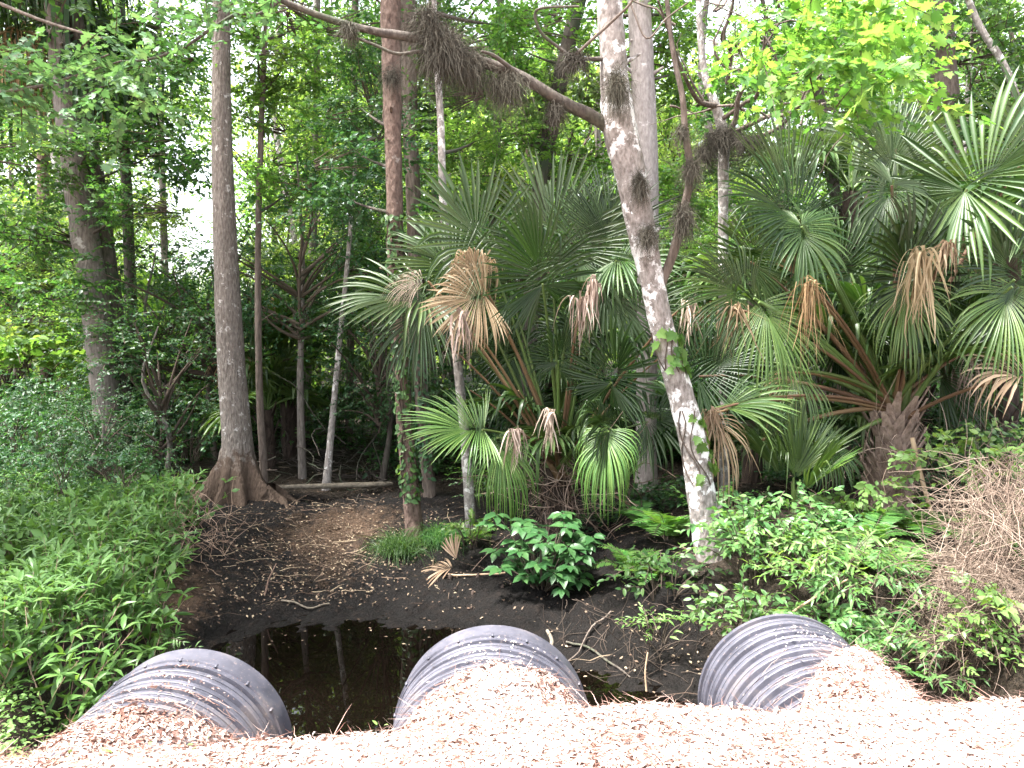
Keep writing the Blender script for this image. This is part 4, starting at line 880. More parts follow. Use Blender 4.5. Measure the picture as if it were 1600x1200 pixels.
# the large palm on the right with a booted trunk
rg = np.random.default_rng(72)
b2 = ground_pt(1392, 8.7); C2 = P(1396, 640, 8.6)
p2 = thing('palm', b2, 'large fan palm with a rough booted trunk and orange-brown leaf stalks', 'palm')
palm_trunk(p2, b2 - V3(0, 0, .1), C2, .2, rg, 84); fibres(p2, b2, C2, .24, 170, rg)
for hp, d, phi, tl, rp_, m, kw in [
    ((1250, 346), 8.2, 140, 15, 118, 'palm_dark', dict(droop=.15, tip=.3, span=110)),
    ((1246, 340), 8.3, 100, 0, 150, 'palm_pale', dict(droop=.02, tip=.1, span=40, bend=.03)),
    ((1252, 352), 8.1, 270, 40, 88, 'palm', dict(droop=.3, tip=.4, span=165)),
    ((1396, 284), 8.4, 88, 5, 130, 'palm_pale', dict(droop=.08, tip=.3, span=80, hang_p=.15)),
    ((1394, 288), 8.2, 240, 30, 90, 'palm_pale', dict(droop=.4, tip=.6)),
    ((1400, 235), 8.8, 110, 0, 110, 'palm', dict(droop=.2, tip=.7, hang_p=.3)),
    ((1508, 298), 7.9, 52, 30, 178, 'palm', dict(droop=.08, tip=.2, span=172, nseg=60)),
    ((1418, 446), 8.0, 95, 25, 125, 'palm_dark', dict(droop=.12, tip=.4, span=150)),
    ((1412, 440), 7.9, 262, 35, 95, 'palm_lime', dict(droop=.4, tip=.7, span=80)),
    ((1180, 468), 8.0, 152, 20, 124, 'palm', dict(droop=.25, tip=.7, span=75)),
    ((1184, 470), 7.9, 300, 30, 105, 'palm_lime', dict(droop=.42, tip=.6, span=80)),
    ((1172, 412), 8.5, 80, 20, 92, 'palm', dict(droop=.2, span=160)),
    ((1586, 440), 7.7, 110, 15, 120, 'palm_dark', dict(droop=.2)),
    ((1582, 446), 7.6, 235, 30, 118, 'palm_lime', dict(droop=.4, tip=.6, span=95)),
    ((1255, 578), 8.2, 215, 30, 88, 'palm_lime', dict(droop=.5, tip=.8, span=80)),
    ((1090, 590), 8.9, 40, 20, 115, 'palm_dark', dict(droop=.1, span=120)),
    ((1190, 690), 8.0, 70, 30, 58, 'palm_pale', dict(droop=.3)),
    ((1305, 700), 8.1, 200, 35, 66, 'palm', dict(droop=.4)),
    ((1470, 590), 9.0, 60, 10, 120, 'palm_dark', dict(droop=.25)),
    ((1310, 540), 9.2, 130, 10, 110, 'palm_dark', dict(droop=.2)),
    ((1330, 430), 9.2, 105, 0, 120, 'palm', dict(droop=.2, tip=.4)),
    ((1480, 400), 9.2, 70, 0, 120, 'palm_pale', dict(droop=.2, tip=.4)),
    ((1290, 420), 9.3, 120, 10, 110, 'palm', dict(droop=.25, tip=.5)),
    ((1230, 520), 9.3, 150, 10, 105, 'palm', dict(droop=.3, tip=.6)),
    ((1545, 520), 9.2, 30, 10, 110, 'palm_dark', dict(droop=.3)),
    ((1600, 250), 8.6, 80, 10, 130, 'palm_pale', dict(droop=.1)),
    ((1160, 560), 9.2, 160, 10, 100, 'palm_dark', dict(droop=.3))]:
    frond(p2, C2 - V3(0, 0, .05), hp, d, phi, tl, rp_, m, rg, pr=.026, pet=('petiole', 'petiole_brown')[int(rg.random() < .45)], **kw)
dead_bunch(p2, C2, (1266, 445), 7.6, 130, 34, 'palm_dead', rg)
frond(p2, C2, (1260, 446), 8.0, 125, 15, 52, 'palm_dead', rg, dead=.2, pet='petiole_brown', droop=.02, tip=.1, span=25, nseg=12)
dead_bunch(p2, C2, (1440, 395), 7.4, 125, 46, 'palm_tan', rg, .2, .014)
dead_bunch(p2, C2, (1480, 380), 7.5, 60, 26, 'palm_tan', rg, .5, .01)
frond(p2, C2, (1490, 400), 7.9, 60, 10, 75, 'palm_tan', rg, dead=.8, pet='petiole_brown', droop=.5, tip=.9, span=90, nseg=22, split=.3)
frond(p2, C2, (1110, 640), 7.7, 22, 25, 100, 'palm_lime', rg, droop=.15, tip=.5, span=45, nseg=20)
frond(p2, C2, (1112, 644), 7.6, 300, 25, 95, 'palm_tan', rg, dead=.5, pet='petiole_brown', droop=.7, tip=.8, span=70, nseg=20, split=.3)
frond(p2, C2, (1614, 588), 7.4, 168, 20, 100, 'palm_tan', rg, dead=.3, pet='petiole_brown', droop=.2, tip=.4, span=70, nseg=26, split=.5)
dead_bunch(p2, C2, (1145, 480), 7.8, 95, 34, 'palm_tan', rg, .3)
dead_bunch(p2, C2, (1112, 642), 7.5, 85, 26, 'palm_tan', rg, .3)
frond(p2, C2, (1235, 580), 8.3, 215, 10, 60, 'palm_dead', rg, dead=.9, pet='petiole_brown', droop=.6, tip=.9, span=80, nseg=22, split=.3)
frond(p2, C2, (1530, 540), 8.6, 250, 10, 70, 'palm_grey', rg, dead=.8, pet='petiole_brown', droop=.7, tip=.9, span=80, nseg=20, split=.3)

auto_fronds(p2, C2 + V3(0, .25, .1), 12, rg, (.6, .95), (.6, .8), (32, 80), ('palm_dark', 'palm', 'palm_dark'))
auto_fronds(p1, C1 + V3(0, .2, .3), 9, rg, (.5, .9), (.55, .75), (15, 80), ('palm_dark', 'palm'))

# smaller palms
def small_palm(px, py, d, label, seed, n, Lr, Rr, el, mats, stem=.1, group=None, nseg=30, **kw):
    rg = np.random.default_rng(seed); C = P(px, py, d); b = V3(C[0], C[1], float(H(C[0], C[1])))
    if C[2] < b[2] + .05: C[2] = b[2] + .05
    t = thing('palm', b, label, 'palm', group)
    if C[2] - b[2] > .3: palm_trunk(t, b - V3(0, 0, .1), C, stem, rg, 14, 'boot_dark')
    auto_fronds(t, C, n, rg, Lr, Rr, el, mats, nseg=nseg, **kw); return t
small_palm(1240, 800, 7.55, 'young bright green palm low beside the curved trunk, leaves standing upright', 81, 6, (.14, .34), (.55, .72), (72, 88), ('palm_lime', 'palm', 'palm'), droop=.05, tip=.1, span=42, bend=.05)
small_palm(1330, 300, 11.0, 'tall palm behind the large one, its pale fans under the maple leaves', 82, 9, (.7, 1.0), (.7, .9), (20, 80), ('palm_pale', 'palm'), .13)
small_palm(1580, 380, 9.8, 'palm at the edge behind the large round fan', 83, 12, (.6, 1.0), (.8, 1.0), (0, 75), ('palm', 'palm_pale', 'palm_dark'), .13)
small_palm(1180, 470, 10.5, 'palm with drooping fans between the curved tree and the large palm', 84, 10, (.6, .9), (.6, .85), (-5, 75), ('palm_dark', 'palm_lime', 'palm_dark', 'palm_dead'), .13)
small_palm(450, 560, 14.0, 'dark palm in the shade behind the thin brown sapling', 86, 11, (.5, .9), (.7, .95), (0, 80), ('palm', 'palm_dark', 'palm_lime', 'palm_dead'), .13)
small_palm(418, 640, 13.2, 'yellow-green young palm behind the buttressed trunk', 87, 9, (.4, .8), (.6, .8), (10, 80), ('palm_lime', 'palm'), .1)
small_palm(284, 520, 17.0, 'distant palm in the bright gap left of the buttressed trunk', 88, 12, (.5, .9), (.7, .9), (0, 85), ('palm_lime', 'palm', 'palm_dead'), .14)
small_palm(225, 560, 18.5, 'distant palm partly hidden by the dark straight tree', 89, 10, (.5, .9), (.7, .9), (0, 85), ('palm_lime', 'palm'), .14)
small_palm(860, 560, 13.5, 'dim palm in the shade behind the middle clump', 91, 11, (.6, 1.0), (.7, .9), (0, 75), ('palm_dark', 'palm'), .13)
small_palm(1440, 560, 11.5, 'dark palm in the shade behind the booted trunk', 92, 12, (.6, 1.0), (.8, 1.0), (-10, 70), ('palm_dark',), .13)
small_palm(1300, 690, 9.6, 'low dark palm left of the booted trunk', 93, 9, (.4, .7), (.5, .7), (5, 70), ('palm_dark', 'palm'), .1)
small_palm(1100, 720, 9.6, 'low dark palm close behind the foot of the curved trunk', 94, 9, (.4, .7), (.5, .7), (5, 70), ('palm_dark', 'palm'), .1)
# tall dark cabbage palm at the top corner, hung with dead leaves
rgp = np.random.default_rng(95); Cp = P(90, 28, 14.2); bp_ = V3(P(215, 740, 14.2)[0], 14.2, float(H(P(215, 740, 14.2)[0], 14.2)))
tp_ = thing('palm', bp_, 'tall dark palm at the top corner with hanging dead leaves', 'palm')
mb = MB(); pts = smooth_poly([bp_ - V3(0, 0, .1), bp_ + (Cp - bp_) * .5 + V3(.06, 0, 0), Cp], 8); tube(mb, pts, .17, 14, 0, .08, rgp); part('trunk', mb, M['boot_dark'], tp_)
auto_fronds(tp_, Cp, 16, rgp, (.7, 1.2), (1.1, 1.35), (-35, 70), ('palm_dark',), droop=.5, tip=.8)
auto_fronds(tp_, Cp, 5, rgp, (.5, .9), (.9, 1.1), (-70, -30), ('palm_dead',))
# ------------------------------------------------------------------ background forest
rg = np.random.default_rng(101)
def free(px, py, r):   # keep the brightest gap of the sky open
    return False
def lowcrown(): pass
SHRUB = {}
def shrub_mesh(k, leaf):
    if (k, leaf) in SHRUB: return SHRUB[k, leaf]
    cfg = [((.85, .85, .6), 12, 90, 12, .085, L_OVAL), ((.7, .7, .8), 12, 80, 11, .10, L_OVAL), ((1.0, 1.0, .5), 14, 100, 12, .075, L_OVAL), ((.6, .6, .5), 10, 60, 11, .12, L_BROAD)][k]
    rad, nc, ns, nl, sz, Tm = cfg
    mb = crown_mb(200 + k, rad, nc, ns, nl, sz, Tm, length=.4, clump=.22, limb=.012, base=V3(0, 0, -rad[2] - .05))
    SHRUB[k, leaf] = (mb.mesh('foliage', [M[leaf], M['twig']]), rad); return SHRUB[k, leaf]
stem_mb = MB()
for a in range(4):
    q = a * 1.6; stem_mb_pts = [(0, 0, -.1), (.04 * math.cos(q), .04 * math.sin(q), .3), (.18 * math.cos(q), .18 * math.sin(q), .7)]
    tube(stem_mb, stem_mb_pts, [.014, .011, .006], 5)
STEMS = stem_mb.mesh('stems', M['twig'])
def shrub(x, y, k, leaf, sc, label, group=None, name='shrub', cat='shrub', rz=None, zoff=0, sz=1.0):
    me, rad = shrub_mesh(k, leaf); z = float(H(x, y))
    t = thing(name, (x, y, z), label, cat, group); t.rotation_euler = (0, 0, rg.uniform(0, 6.3) if rz is None else rz); t.scale = (sc, sc, sc * sz)
    obj('foliage', me, t, (0, 0, rad[2] + .05 + zoff)); obj('stems', STEMS, t); return t
def understory(x, y, h, k, leaf, sc, label, group, name='understory_tree', cat='tree', lean=0):
    """a slim tree whose leafy crown starts low"""
    z = float(H(x, y)); t = thing(name, (x, y, z), label, cat, group)
    mb = MB(); p = smooth_poly([(0, 0, -.15), (rg.normal() * .12, rg.normal() * .12, h * .35), (rg.normal() * .2 + lean * .5, rg.normal() * .2, h * .7), (lean, 0, h * 1.05)], 4)
    tube(mb, p, np.linspace(.035 + .008 * h, .012, len(p)), 7, 0, .04, rg); obj('trunk', mb.mesh('trunk', M[('bark_grey', 'bark_brown', 'bark_dark')[rg.integers(0, 3)]]), t)
    o = obj('crown', crown_mesh(k, leaf), t, (lean * .7, 0, h * .72)); o.scale = (sc, sc, sc * rg.uniform(.9, 1.3)); o.rotation_euler = (0, 0, rg.uniform(0, 6.3)); return t
G1 = 'leafy trees of the background forest'; n1 = 0
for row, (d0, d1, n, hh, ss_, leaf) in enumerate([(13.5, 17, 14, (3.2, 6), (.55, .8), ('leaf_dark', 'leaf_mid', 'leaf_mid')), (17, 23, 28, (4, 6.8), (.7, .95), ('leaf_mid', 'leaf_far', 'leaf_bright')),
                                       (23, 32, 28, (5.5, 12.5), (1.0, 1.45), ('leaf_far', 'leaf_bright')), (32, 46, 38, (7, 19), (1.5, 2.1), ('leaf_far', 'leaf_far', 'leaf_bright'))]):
    for k in range(n):
        y = rg.uniform(d0, d1); u = -.74 + 1.48 * (k + rg.uniform(0, 1)) / n; x = u * y
        pxx = 800 + u * F
        if row == 0 and (390 < pxx < 620 or 0 < pxx < 330): continue
        hk, sk = rg.uniform(*hh), rg.uniform(*ss_)
        if row >= 1 and abs(pxx - 305) < 40 + 1900 * sk / y and hk * .72 + 2.6 * sk > 2.4 + .13 * y: continue      # an open gap to the sky
        understory(x, y, hk, rg.integers(0, 4), leaf[rg.integers(0, len(leaf))], sk,
                   ('slim shaded tree with small leaves in the middle distance', 'leafy tree in the middle distance behind the large trunks', 'sunlit leafy tree deep in the forest', 'pale far tree closing the view at the back')[row], G1 + (', near row', ', middle row', ', deep row', ', last row')[row])
# bare slim trunks that run out of the top of the frame
for k in range(28):
    y = rg.uniform(16, 36); u = -.7 + 1.4 * (k + rg.random()) / 28; x = u * y
    if abs(800 + u * F - 300) < 110: continue
    h = rg.uniform(8.5, 12) * (.75 + y / 60)
    t = thing('forest_tree', (x, y, float(H(x, y))), 'slim bare trunk among the trees deep in the forest', 'tree', 'slim trunks deep in the forest')
    mb = MB(); p = smooth_poly([(0, 0, -.2), (rg.normal() * .25, 0, h * .3), (rg.normal() * .4, 0, h * .65), (rg.normal() * .6, 0, h)], 5)
    tube(mb, p, np.linspace(rg.uniform(.10, .2), .05, len(p)), 8, 0, .05, rg); obj('trunk', mb.mesh('trunk', M[('bark_grey', 'bark_brown', 'bark_dark', 'bark_pale')[rg.integers(0, 4)]]), t)
    o = obj('crown', crown_mesh(rg.integers(0, 4), ('leaf_bright', 'leaf_far', 'leaf_mid')[rg.integers(0, 3)]), t, p[-1]); s = rg.uniform(.6, .95); o.scale = (s, s, s); o.rotation_euler = (0, 0, rg.uniform(0, 6))
# far wood that reads as one mass
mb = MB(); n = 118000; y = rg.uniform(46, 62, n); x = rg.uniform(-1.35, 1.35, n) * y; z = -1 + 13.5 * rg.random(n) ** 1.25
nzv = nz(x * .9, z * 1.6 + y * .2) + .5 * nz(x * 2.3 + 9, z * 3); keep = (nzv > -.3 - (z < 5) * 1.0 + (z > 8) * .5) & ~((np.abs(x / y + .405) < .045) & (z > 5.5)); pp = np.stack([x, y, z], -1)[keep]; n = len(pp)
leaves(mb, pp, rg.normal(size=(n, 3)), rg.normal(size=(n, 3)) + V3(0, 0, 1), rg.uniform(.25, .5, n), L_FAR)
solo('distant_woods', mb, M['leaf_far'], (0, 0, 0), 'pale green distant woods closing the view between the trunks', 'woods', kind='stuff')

# undergrowth
G2 = 'dark undergrowth shrubs under the trees'
spots = []
for k in range(46):
    y = rg.uniform(9.2, 15.5); u = rg.uniform(-.72, -.40); x = u * y
    if x > bank_x(min(y, 11.5)) - .5: continue
    if min([abs(x - a) + abs(y - b) for a, b in spots] or [9]) < .55: continue
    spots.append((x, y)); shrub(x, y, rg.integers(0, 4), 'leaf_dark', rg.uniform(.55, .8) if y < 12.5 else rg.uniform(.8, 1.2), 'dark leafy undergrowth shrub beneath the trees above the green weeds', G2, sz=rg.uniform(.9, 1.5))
for k in range(60):
    y = rg.uniform(13.2, 19); u = -.36 + .62 * rg.random(); x = u * y; pxx = 800 + u * F
    if pxx < 640 and y < 14.5: continue
    shrub(x, y, rg.integers(0, 4), ('leaf_dark', 'leaf_mid')[rg.integers(0, 2)], rg.uniform(.8, 1.5), 'shrub in the dim forest beyond the muddy clearing', 'shrubs beyond the muddy clearing', sz=rg.uniform(.8, 1.3))
for k in range(26):
    y = rg.uniform(10.2, 15); u = rg.uniform(-.06, .70); x = u * y
    shrub(x, y, rg.integers(0, 4), ('leaf_dark', 'leaf_mid')[rg.integers(0, 2)], rg.uniform(.8, 1.4), 'shaded shrub in the thicket behind the fan palms', 'shrubs in the thicket behind the palms', sz=rg.uniform(.9, 1.4))
for k in range(26):
    y = rg.uniform(16, 25); u = rg.uniform(-.70, -.2); x = u * y
    shrub(x, y, rg.integers(0, 4), ('leaf_far', 'leaf_bright')[rg.integers(0, 2)], rg.uniform(1.5, 2.3), 'light green shrub in the sunnier forest behind the double-trunked tree', 'sunny shrubs deep behind the trunks', sz=rg.uniform(.9, 1.4))
# leafy saplings in front of the left trunks
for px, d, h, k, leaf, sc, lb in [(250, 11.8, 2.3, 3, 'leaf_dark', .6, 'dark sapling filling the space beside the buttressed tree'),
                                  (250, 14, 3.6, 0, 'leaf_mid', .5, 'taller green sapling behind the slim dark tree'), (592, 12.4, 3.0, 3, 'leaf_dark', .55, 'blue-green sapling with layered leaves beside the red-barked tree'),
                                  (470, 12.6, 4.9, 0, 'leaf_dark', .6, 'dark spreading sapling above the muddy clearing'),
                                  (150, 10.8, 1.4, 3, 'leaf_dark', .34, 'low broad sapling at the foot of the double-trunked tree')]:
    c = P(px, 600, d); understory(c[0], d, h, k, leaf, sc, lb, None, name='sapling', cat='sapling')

# ground cover of long-leaved weeds on the left bank: nobody could count the stems
L_WEED = leaf_oval(.115, .26, .035)
mb = MB(); rgw = np.random.default_rng(111); n = 4600; y = 4.1 + 7.0 * rgw.random(n); x = -10.5 + 9.5 * rgw.random(n)
ok = (x < bank_x(y) + .12 + .15 * nz(x * 3, y * 3)) & (x > -.74 * y - .5) & (y > 4.8 + .15 * nz(x * 2, y)) & (EMB(x, y) < H(x, y) + .05)
x, y = x[ok], y[ok]; n = len(x); hgt = rgw.uniform(.22, .5, n) * (1 + .25 * nz(x, y)); b = np.stack([x, y, H(x, y)], -1)
lean = np.stack([rgw.normal(.05, .3, n), rgw.normal(-.12, .3, n), np.ones(n)], -1)
near = (y < 6.3) | (rgw.random(n) < .6)
sprays(mb, b[near], lean[near], V3(0, -1, .2) + rgw.normal(size=(near.sum(), 3)) * .7, hgt[near], 8, .175, L_WEED, rgw, 0, 1, tilt=.7, ang=62, droop=.25)
f = ~near; sprays(mb, b[f], lean[f], V3(0, -1, .2) + rgw.normal(size=(f.sum(), 3)) * .7, hgt[f], 8, .17, L_FAR, rgw, 0, 1, tilt=.7, ang=62, droop=.25)
st = b + lean * (hgt * .95)[:, None] * .9; m = rgw.integers(4, 7, n); k = np.repeat(np.arange(n), m); a = rgw.uniform(0, 6.3, len(k))
leaves(mb, st[k], np.stack([np.cos(a), np.sin(a), rgw.uniform(-.1, .7, len(k))], -1), np.stack([-np.cos(a) * .4, -np.sin(a) * .4, np.ones(len(k))], -1), rgw.uniform(.10, .2, len(k)), L_WEED, 0)
solo('green_weeds', mb, [M['leaf_weed'], M['stem_red']], (0, 0, 0), 'dense bright green long-leaved weeds on the bank beside the first pipe', 'weeds', kind='stuff')
# small clover-like cover at the foot of the shoulder
mb = MB(); n = 5200; x = rgw.uniform(-3.9, -2.5, n); y = rgw.uniform(3.2, 4.9, n); ok = (np.abs(x + 2.0) > .64); x, y = x[ok], y[ok]
z = np.maximum(H(x, y), EMB(x, y)); n = len(x); a = rgw.uniform(0, 6.3, n)
leaves(mb, np.stack([x, y, z + rgw.uniform(0, .13, n)], -1), np.stack([np.cos(a), np.sin(a), rgw.normal(0, .3, n)], -1), V3(0, -.3, 1) + rgw.normal(size=(n, 3)) * .4, rgw.uniform(.02, .05, n), L_OVAL, 0)
n = 260; cx = rgw.choice([-2.75, -1.9, -1.5, -2.9, -.3], n, p=[.3, .25, .2, .2, .05]); x = cx + rgw.normal(0, .18, n); y = rgw.uniform(3.0, 3.55, n); a = rgw.uniform(0, 6.3, n)
leaves(mb, np.stack([x, y, EMB(x, y) + .02 + rgw.uniform(0, .05, n)], -1), np.stack([np.cos(a), np.sin(a), rgw.normal(.3, .3, n)], -1), V3(0, -.3, 1) + rgw.normal(size=(n, 3)) * .4, rgw.uniform(.02, .045, n), L_OVAL, 0)
solo('ground_cover', mb, M['leaf_lime'], (0, 0, 0), 'tiny light green creeping plants at the edge of the mulch', 'ground cover', kind='stuff')
# low cover on the forest floor
mb = MB(); n = 9000; y = rgw.uniform(9, 20, n); x = rgw.uniform(-.75, .75, n) * y; ok = (nz(x * 1.5, y * 1.5) > -.1) & ((x < bank_x(np.minimum(y, 11.5)) - .3) | (x > .9) | (y > 15)); x, y = x[ok], y[ok]; n = len(x); k = np.repeat(np.arange(n), 5); a = rgw.uniform(0, 6.3, len(k))
leaves(mb, np.stack([x, y, H(x, y) + .05], -1)[k] + rgw.normal(size=(len(k), 3)) * V3(.08, .08, .05), np.stack([np.cos(a), np.sin(a), rgw.normal(.3, .3, len(k))], -1), V3(0, 0, 1) + rgw.normal(size=(len(k), 3)) * .5, rgw.uniform(.05, .12, len(k)), L_FAR)
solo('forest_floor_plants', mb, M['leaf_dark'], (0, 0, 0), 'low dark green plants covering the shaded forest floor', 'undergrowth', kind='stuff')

# ------------------------------------------------------------------ ferns
def fern_frond_mb(rg, L=.6):
    mb = MB(); n = 20; t = np.linspace(.12, 1, n); c = np.stack([L * t * .92, 0 * t, L * (.75 * t - .85 * t ** 2.2)], -1)
    tube(mb, np.concatenate([[V3(0, 0, 0)], c]), np.linspace(.005, .0015, n + 1), 4, 1, cap=False)
    w = L * .26 * np.sin(np.pi * np.clip(t * .93 + .07, 0, 1)) ** .8 + .012; d = nrm(np.gradient(c, axis=0))
    for s in (-1, 1): leaves(mb, c, d * .35 + V3(0, s, -.18) + rg.normal(size=(n, 3)) * .06, np.cross(d, V3(0, 1, 0)) * -1 + rg.normal(size=(n, 3)) * .1, w * rg.uniform(.85, 1.1, n), leaf_oval(.11, .1, .0), 0)
    return mb
rgf = np.random.default_rng(121); FERN = [fern_frond_mb(rgf, L).mesh('frond', [M['fern'], M['twig']]) for L in (.55, .68, .6)]
def fern(x, y, n, sc, label, group='ferns on the banks', z=None):
    t = thing('fern', (x, y, float(H(x, y)) if z is None else z), label, 'fern', group)
    for k in range(n):
        o = obj('frond', FERN[k % 3], t); o.rotation_euler = (0, rgf.uniform(-.75, -.1), k * 6.283 / n + rgf.uniform(-.3, .3)); s = sc * rgf.uniform(.75, 1.15); o.scale = (s, s, s)
    return t
for px, py, d, n, sc, lb in [(1040, 835, 7.9, 11, 1.0, 'large fern beside the foot of the curved trunk'), (985, 860, 7.7, 9, .8, 'fern on the dark bank between the broad-leaved shrub and the curved trunk'),
                             (1005, 800, 8.6, 9, .8, 'fern at the foot of the middle palm clump'), (1020, 905, 7.3, 7, .6, 'small fern low on the dark bank below the curved trunk'), (1360, 880, 7.0, 10, .9, 'fern in front of the booted palm trunk'),
                             (1440, 850, 7.3, 9, .9, 'fern beside the broken stake'), (1330, 920, 6.6, 9, .8, 'bright fern above the half-buried ribbed pipe'), (1290, 850, 7.3, 8, .7, 'fern among the bright green shrubs under the young palm'), (1410, 930, 6.3, 8, .7, 'fern next to the tangle of dead vines'),
                             (100, 770, 10.4, 9, .9, 'fern at the back edge of the green weeds'), (60, 790, 9.8, 9, .9, 'fern in the shade above the green weeds, near the dark palm'), (190, 765, 10.8, 8, .8, 'fern at the foot of the double-trunked tree'), (745, 820, 9.6, 7, .6, 'small fern beside the thin lichen-spotted tree')]:
    c = P(px, py, d); fern(c[0], d, n, sc, lb)

# ------------------------------------------------------------------ shrubs of the near banks
def leafy_shrub(px, py, d, w, h, ns, nl, size, Tm, leaf, label, seed, name='shrub', cat='shrub', length=.35, stem='twig', tilt=.45, group=None, ang=52):
    """foot at (px, py); its leafy shoots rise and arch outward"""
    rg = np.random.default_rng(seed); c = P(px, py, d); b = V3(c[0], d, float(max(H(c[0], d), min(c[2], H(c[0], d) + .4))) - .03); t = thing(name, b, label, cat, group)
    mb = MB(); sb = MB(); tops = []
    for k in range(ns):
        a = rg.uniform(0, 6.3); r = w * rg.random() ** .5; e = b + V3(math.cos(a) * r, math.sin(a) * r * .8, h * rg.uniform(.35, 1) * (1 - .35 * (r / w) ** 2))
        if k < ns // 2 + 3:
            m = b * .5 + e * .5 + V3(0, 0, .12 * h); tt = np.linspace(0, 1, 6)[:, None]; s0 = b + V3(math.cos(a), math.sin(a), 0) * w * .25
            tube(sb, s0 * (1 - tt) ** 2 + 2 * m * tt * (1 - tt) + e * tt ** 2, np.linspace(.008, .003, 6), 5)
        tops.append((e, V3(math.cos(a), math.sin(a) - .25, rg.uniform(-.1, .7))))
    e = np.array([q[0] for q in tops]); ax = np.array([q[1] for q in tops]) + rg.normal(size=(ns, 3)) * .25
    sprays(mb, e - nrm(ax) * length * .5, ax, V3(0, -.25, 1) + rg.normal(size=(ns, 3)) * .25, length * rg.uniform(.7, 1.25, ns), nl, size, Tm, rg, 0, 1, tilt=tilt, ang=ang)
    part('foliage', mb, [M[leaf], M[stem]], t); part('stems', sb, M[stem], t); return t
def whorl_shrub(px, py, d, w, h, n, size, leaf, label, seed):
    rg = np.random.default_rng(seed); c = P(px, py, d); b = V3(c[0], d, float(H(c[0], d)) - .03); t = thing('shrub', b, label, 'shrub'); mb = MB(); sb = MB()
    for k in range(n):
        a = rg.uniform(0, 6.3); r = w * rg.random() ** .5; e = b + V3(math.cos(a) * r, math.sin(a) * r * .8, h * rg.uniform(.2, 1))
        tt = np.linspace(0, 1, 6)[:, None]; m = b * .4 + e * .6 + V3(0, 0, .1); s0 = b + V3(math.cos(a), math.sin(a), 0) * .05
        tube(sb, s0 * (1 - tt) ** 2 + 2 * m * tt * (1 - tt) + e * tt ** 2, np.linspace(.009, .004, 6), 5)
        m_ = rg.integers(6, 9); an = np.arange(m_) * 2.4 + rg.uniform(0, 6); d_ = np.stack([np.cos(an), np.sin(an), rg.uniform(-.55, .15, m_)], -1) + V3(0, -.2, 0)
        leaves(mb, np.repeat(e[None], m_, 0) + d_ * .015, d_, V3(0, -.3, 1) + d_ * .3 + rg.normal(size=(m_, 3)) * .15, size * rg.uniform(.65, 1.15, m_), leaf_oval(.27, .2, .05), 0)
    part('foliage', mb, [M[leaf], M['twig']], t); part('stems', sb, M['twig'], t)
whorl_shrub(848, 905, 7.9, .52, .8, 56, .165, 'leaf_broad', 'shrub with large oval whorled leaves on the dark bank under the middle palm', 131)
leafy_shrub(735, 850, 9.2, .3, .4, 16, 8, .10, L_OVAL, 'leaf_bright', 'small leafy plant at the foot of the thin lichen-spotted tree', 132, length=.25)
leafy_shrub(1035, 930, 7.0, .45, .5, 26, 9, .11, L_OVAL, 'leaf_mid', 'trailing vine shrub hanging over the dark bank', 133)
leafy_shrub(1025, 1000, 6.4, .28, .3, 12, 9, .085, L_LANCE, 'leaf_lime', 'small bright plant on the dark bank above the puddle', 134, length=.3)
leafy_shrub(1180, 930, 6.7, .55, .75, 60, 11, .105, L_OVAL, 'leaf_shrub', 'bright green bush in front of the foot of the curved trunk', 135)
leafy_shrub(1240, 900, 7.0, .6, .7, 60, 11, .10, L_OVAL, 'leaf_shrub', 'bright leafy bush under the young palm', 136)
leafy_shrub(1170, 980, 6.1, .4, .4, 34, 10, .10, L_OVAL, 'leaf_shrub', 'low bright bush against the rim of the half-buried pipe', 137)
leafy_shrub(1290, 960, 6.3, .5, .55, 46, 10, .12, L_LANCE, 'leaf_lime', 'lime-green long-leaved bush behind the half-buried pipe', 138)
leafy_shrub(1370, 980, 6.0, .5, .5, 42, 10, .12, L_LANCE, 'leaf_shrub', 'long-leaved bush right of the half-buried pipe', 139)
leafy_shrub(1345, 830, 7.6, .45, .55, 36, 9, .12, L_BROAD, 'leaf_lime', 'broad-leaved vine bush in front of the booted palm trunk', 140)
leafy_shrub(1430, 1010, 5.7, .35, .3, 28, 10, .085, L_LANCE, 'leaf_shrub', 'low green plants along the edge of the mulch', 141)
leafy_shrub(1530, 790, 7.3, .8, .85, 80, 10, .10, L_BROAD, 'leaf_lime', 'light green vines draped over the tangle of dead stems', 142, name='vine')
leafy_shrub(1350, 1045, 5.5, .45, .45, 40, 10, .10, L_OVAL, 'leaf_shrub', 'low leafy bush right of the buried pipe, touching the mulch', 151)
leafy_shrub(1440, 1055, 5.3, .5, .45, 20, 10, .095, L_LANCE, 'leaf_shrub', 'low bush at the mulch edge in front of the dead vine tangle', 152)
leafy_shrub(1520, 1050, 5.2, .4, .3, 16, 10, .09, L_LANCE, 'leaf_lime', 'pale green low plants under the dead vine tangle', 153)
leafy_shrub(1300, 1010, 6.0, .4, .45, 36, 10, .10, L_OVAL, 'leaf_shrub', 'bush hugging the right side of the half-buried pipe', 154)
leafy_shrub(1590, 1010, 5.1, .4, .35, 16, 10, .10, L_BROAD, 'leaf_lime', 'bright broad-leaved plant at the edge of the mulch', 143)
leafy_shrub(1545, 1020, 5.0, .3, .25, 24, 9, .07, L_OVAL, 'leaf_lime', 'small light green plant beside the mulch at the edge', 144)
leafy_shrub(1540, 690, 8.6, .5, .6, 40, 10, .12, L_OVAL, 'leaf_mid', 'green bush behind the dead vine tangle, under the tan palm leaf', 145)
leafy_shrub(1610, 880, 6.2, .5, .6, 40, 10, .10, L_OVAL, 'leaf_shrub', 'green bush at the edge beside the dead vine tangle', 146)
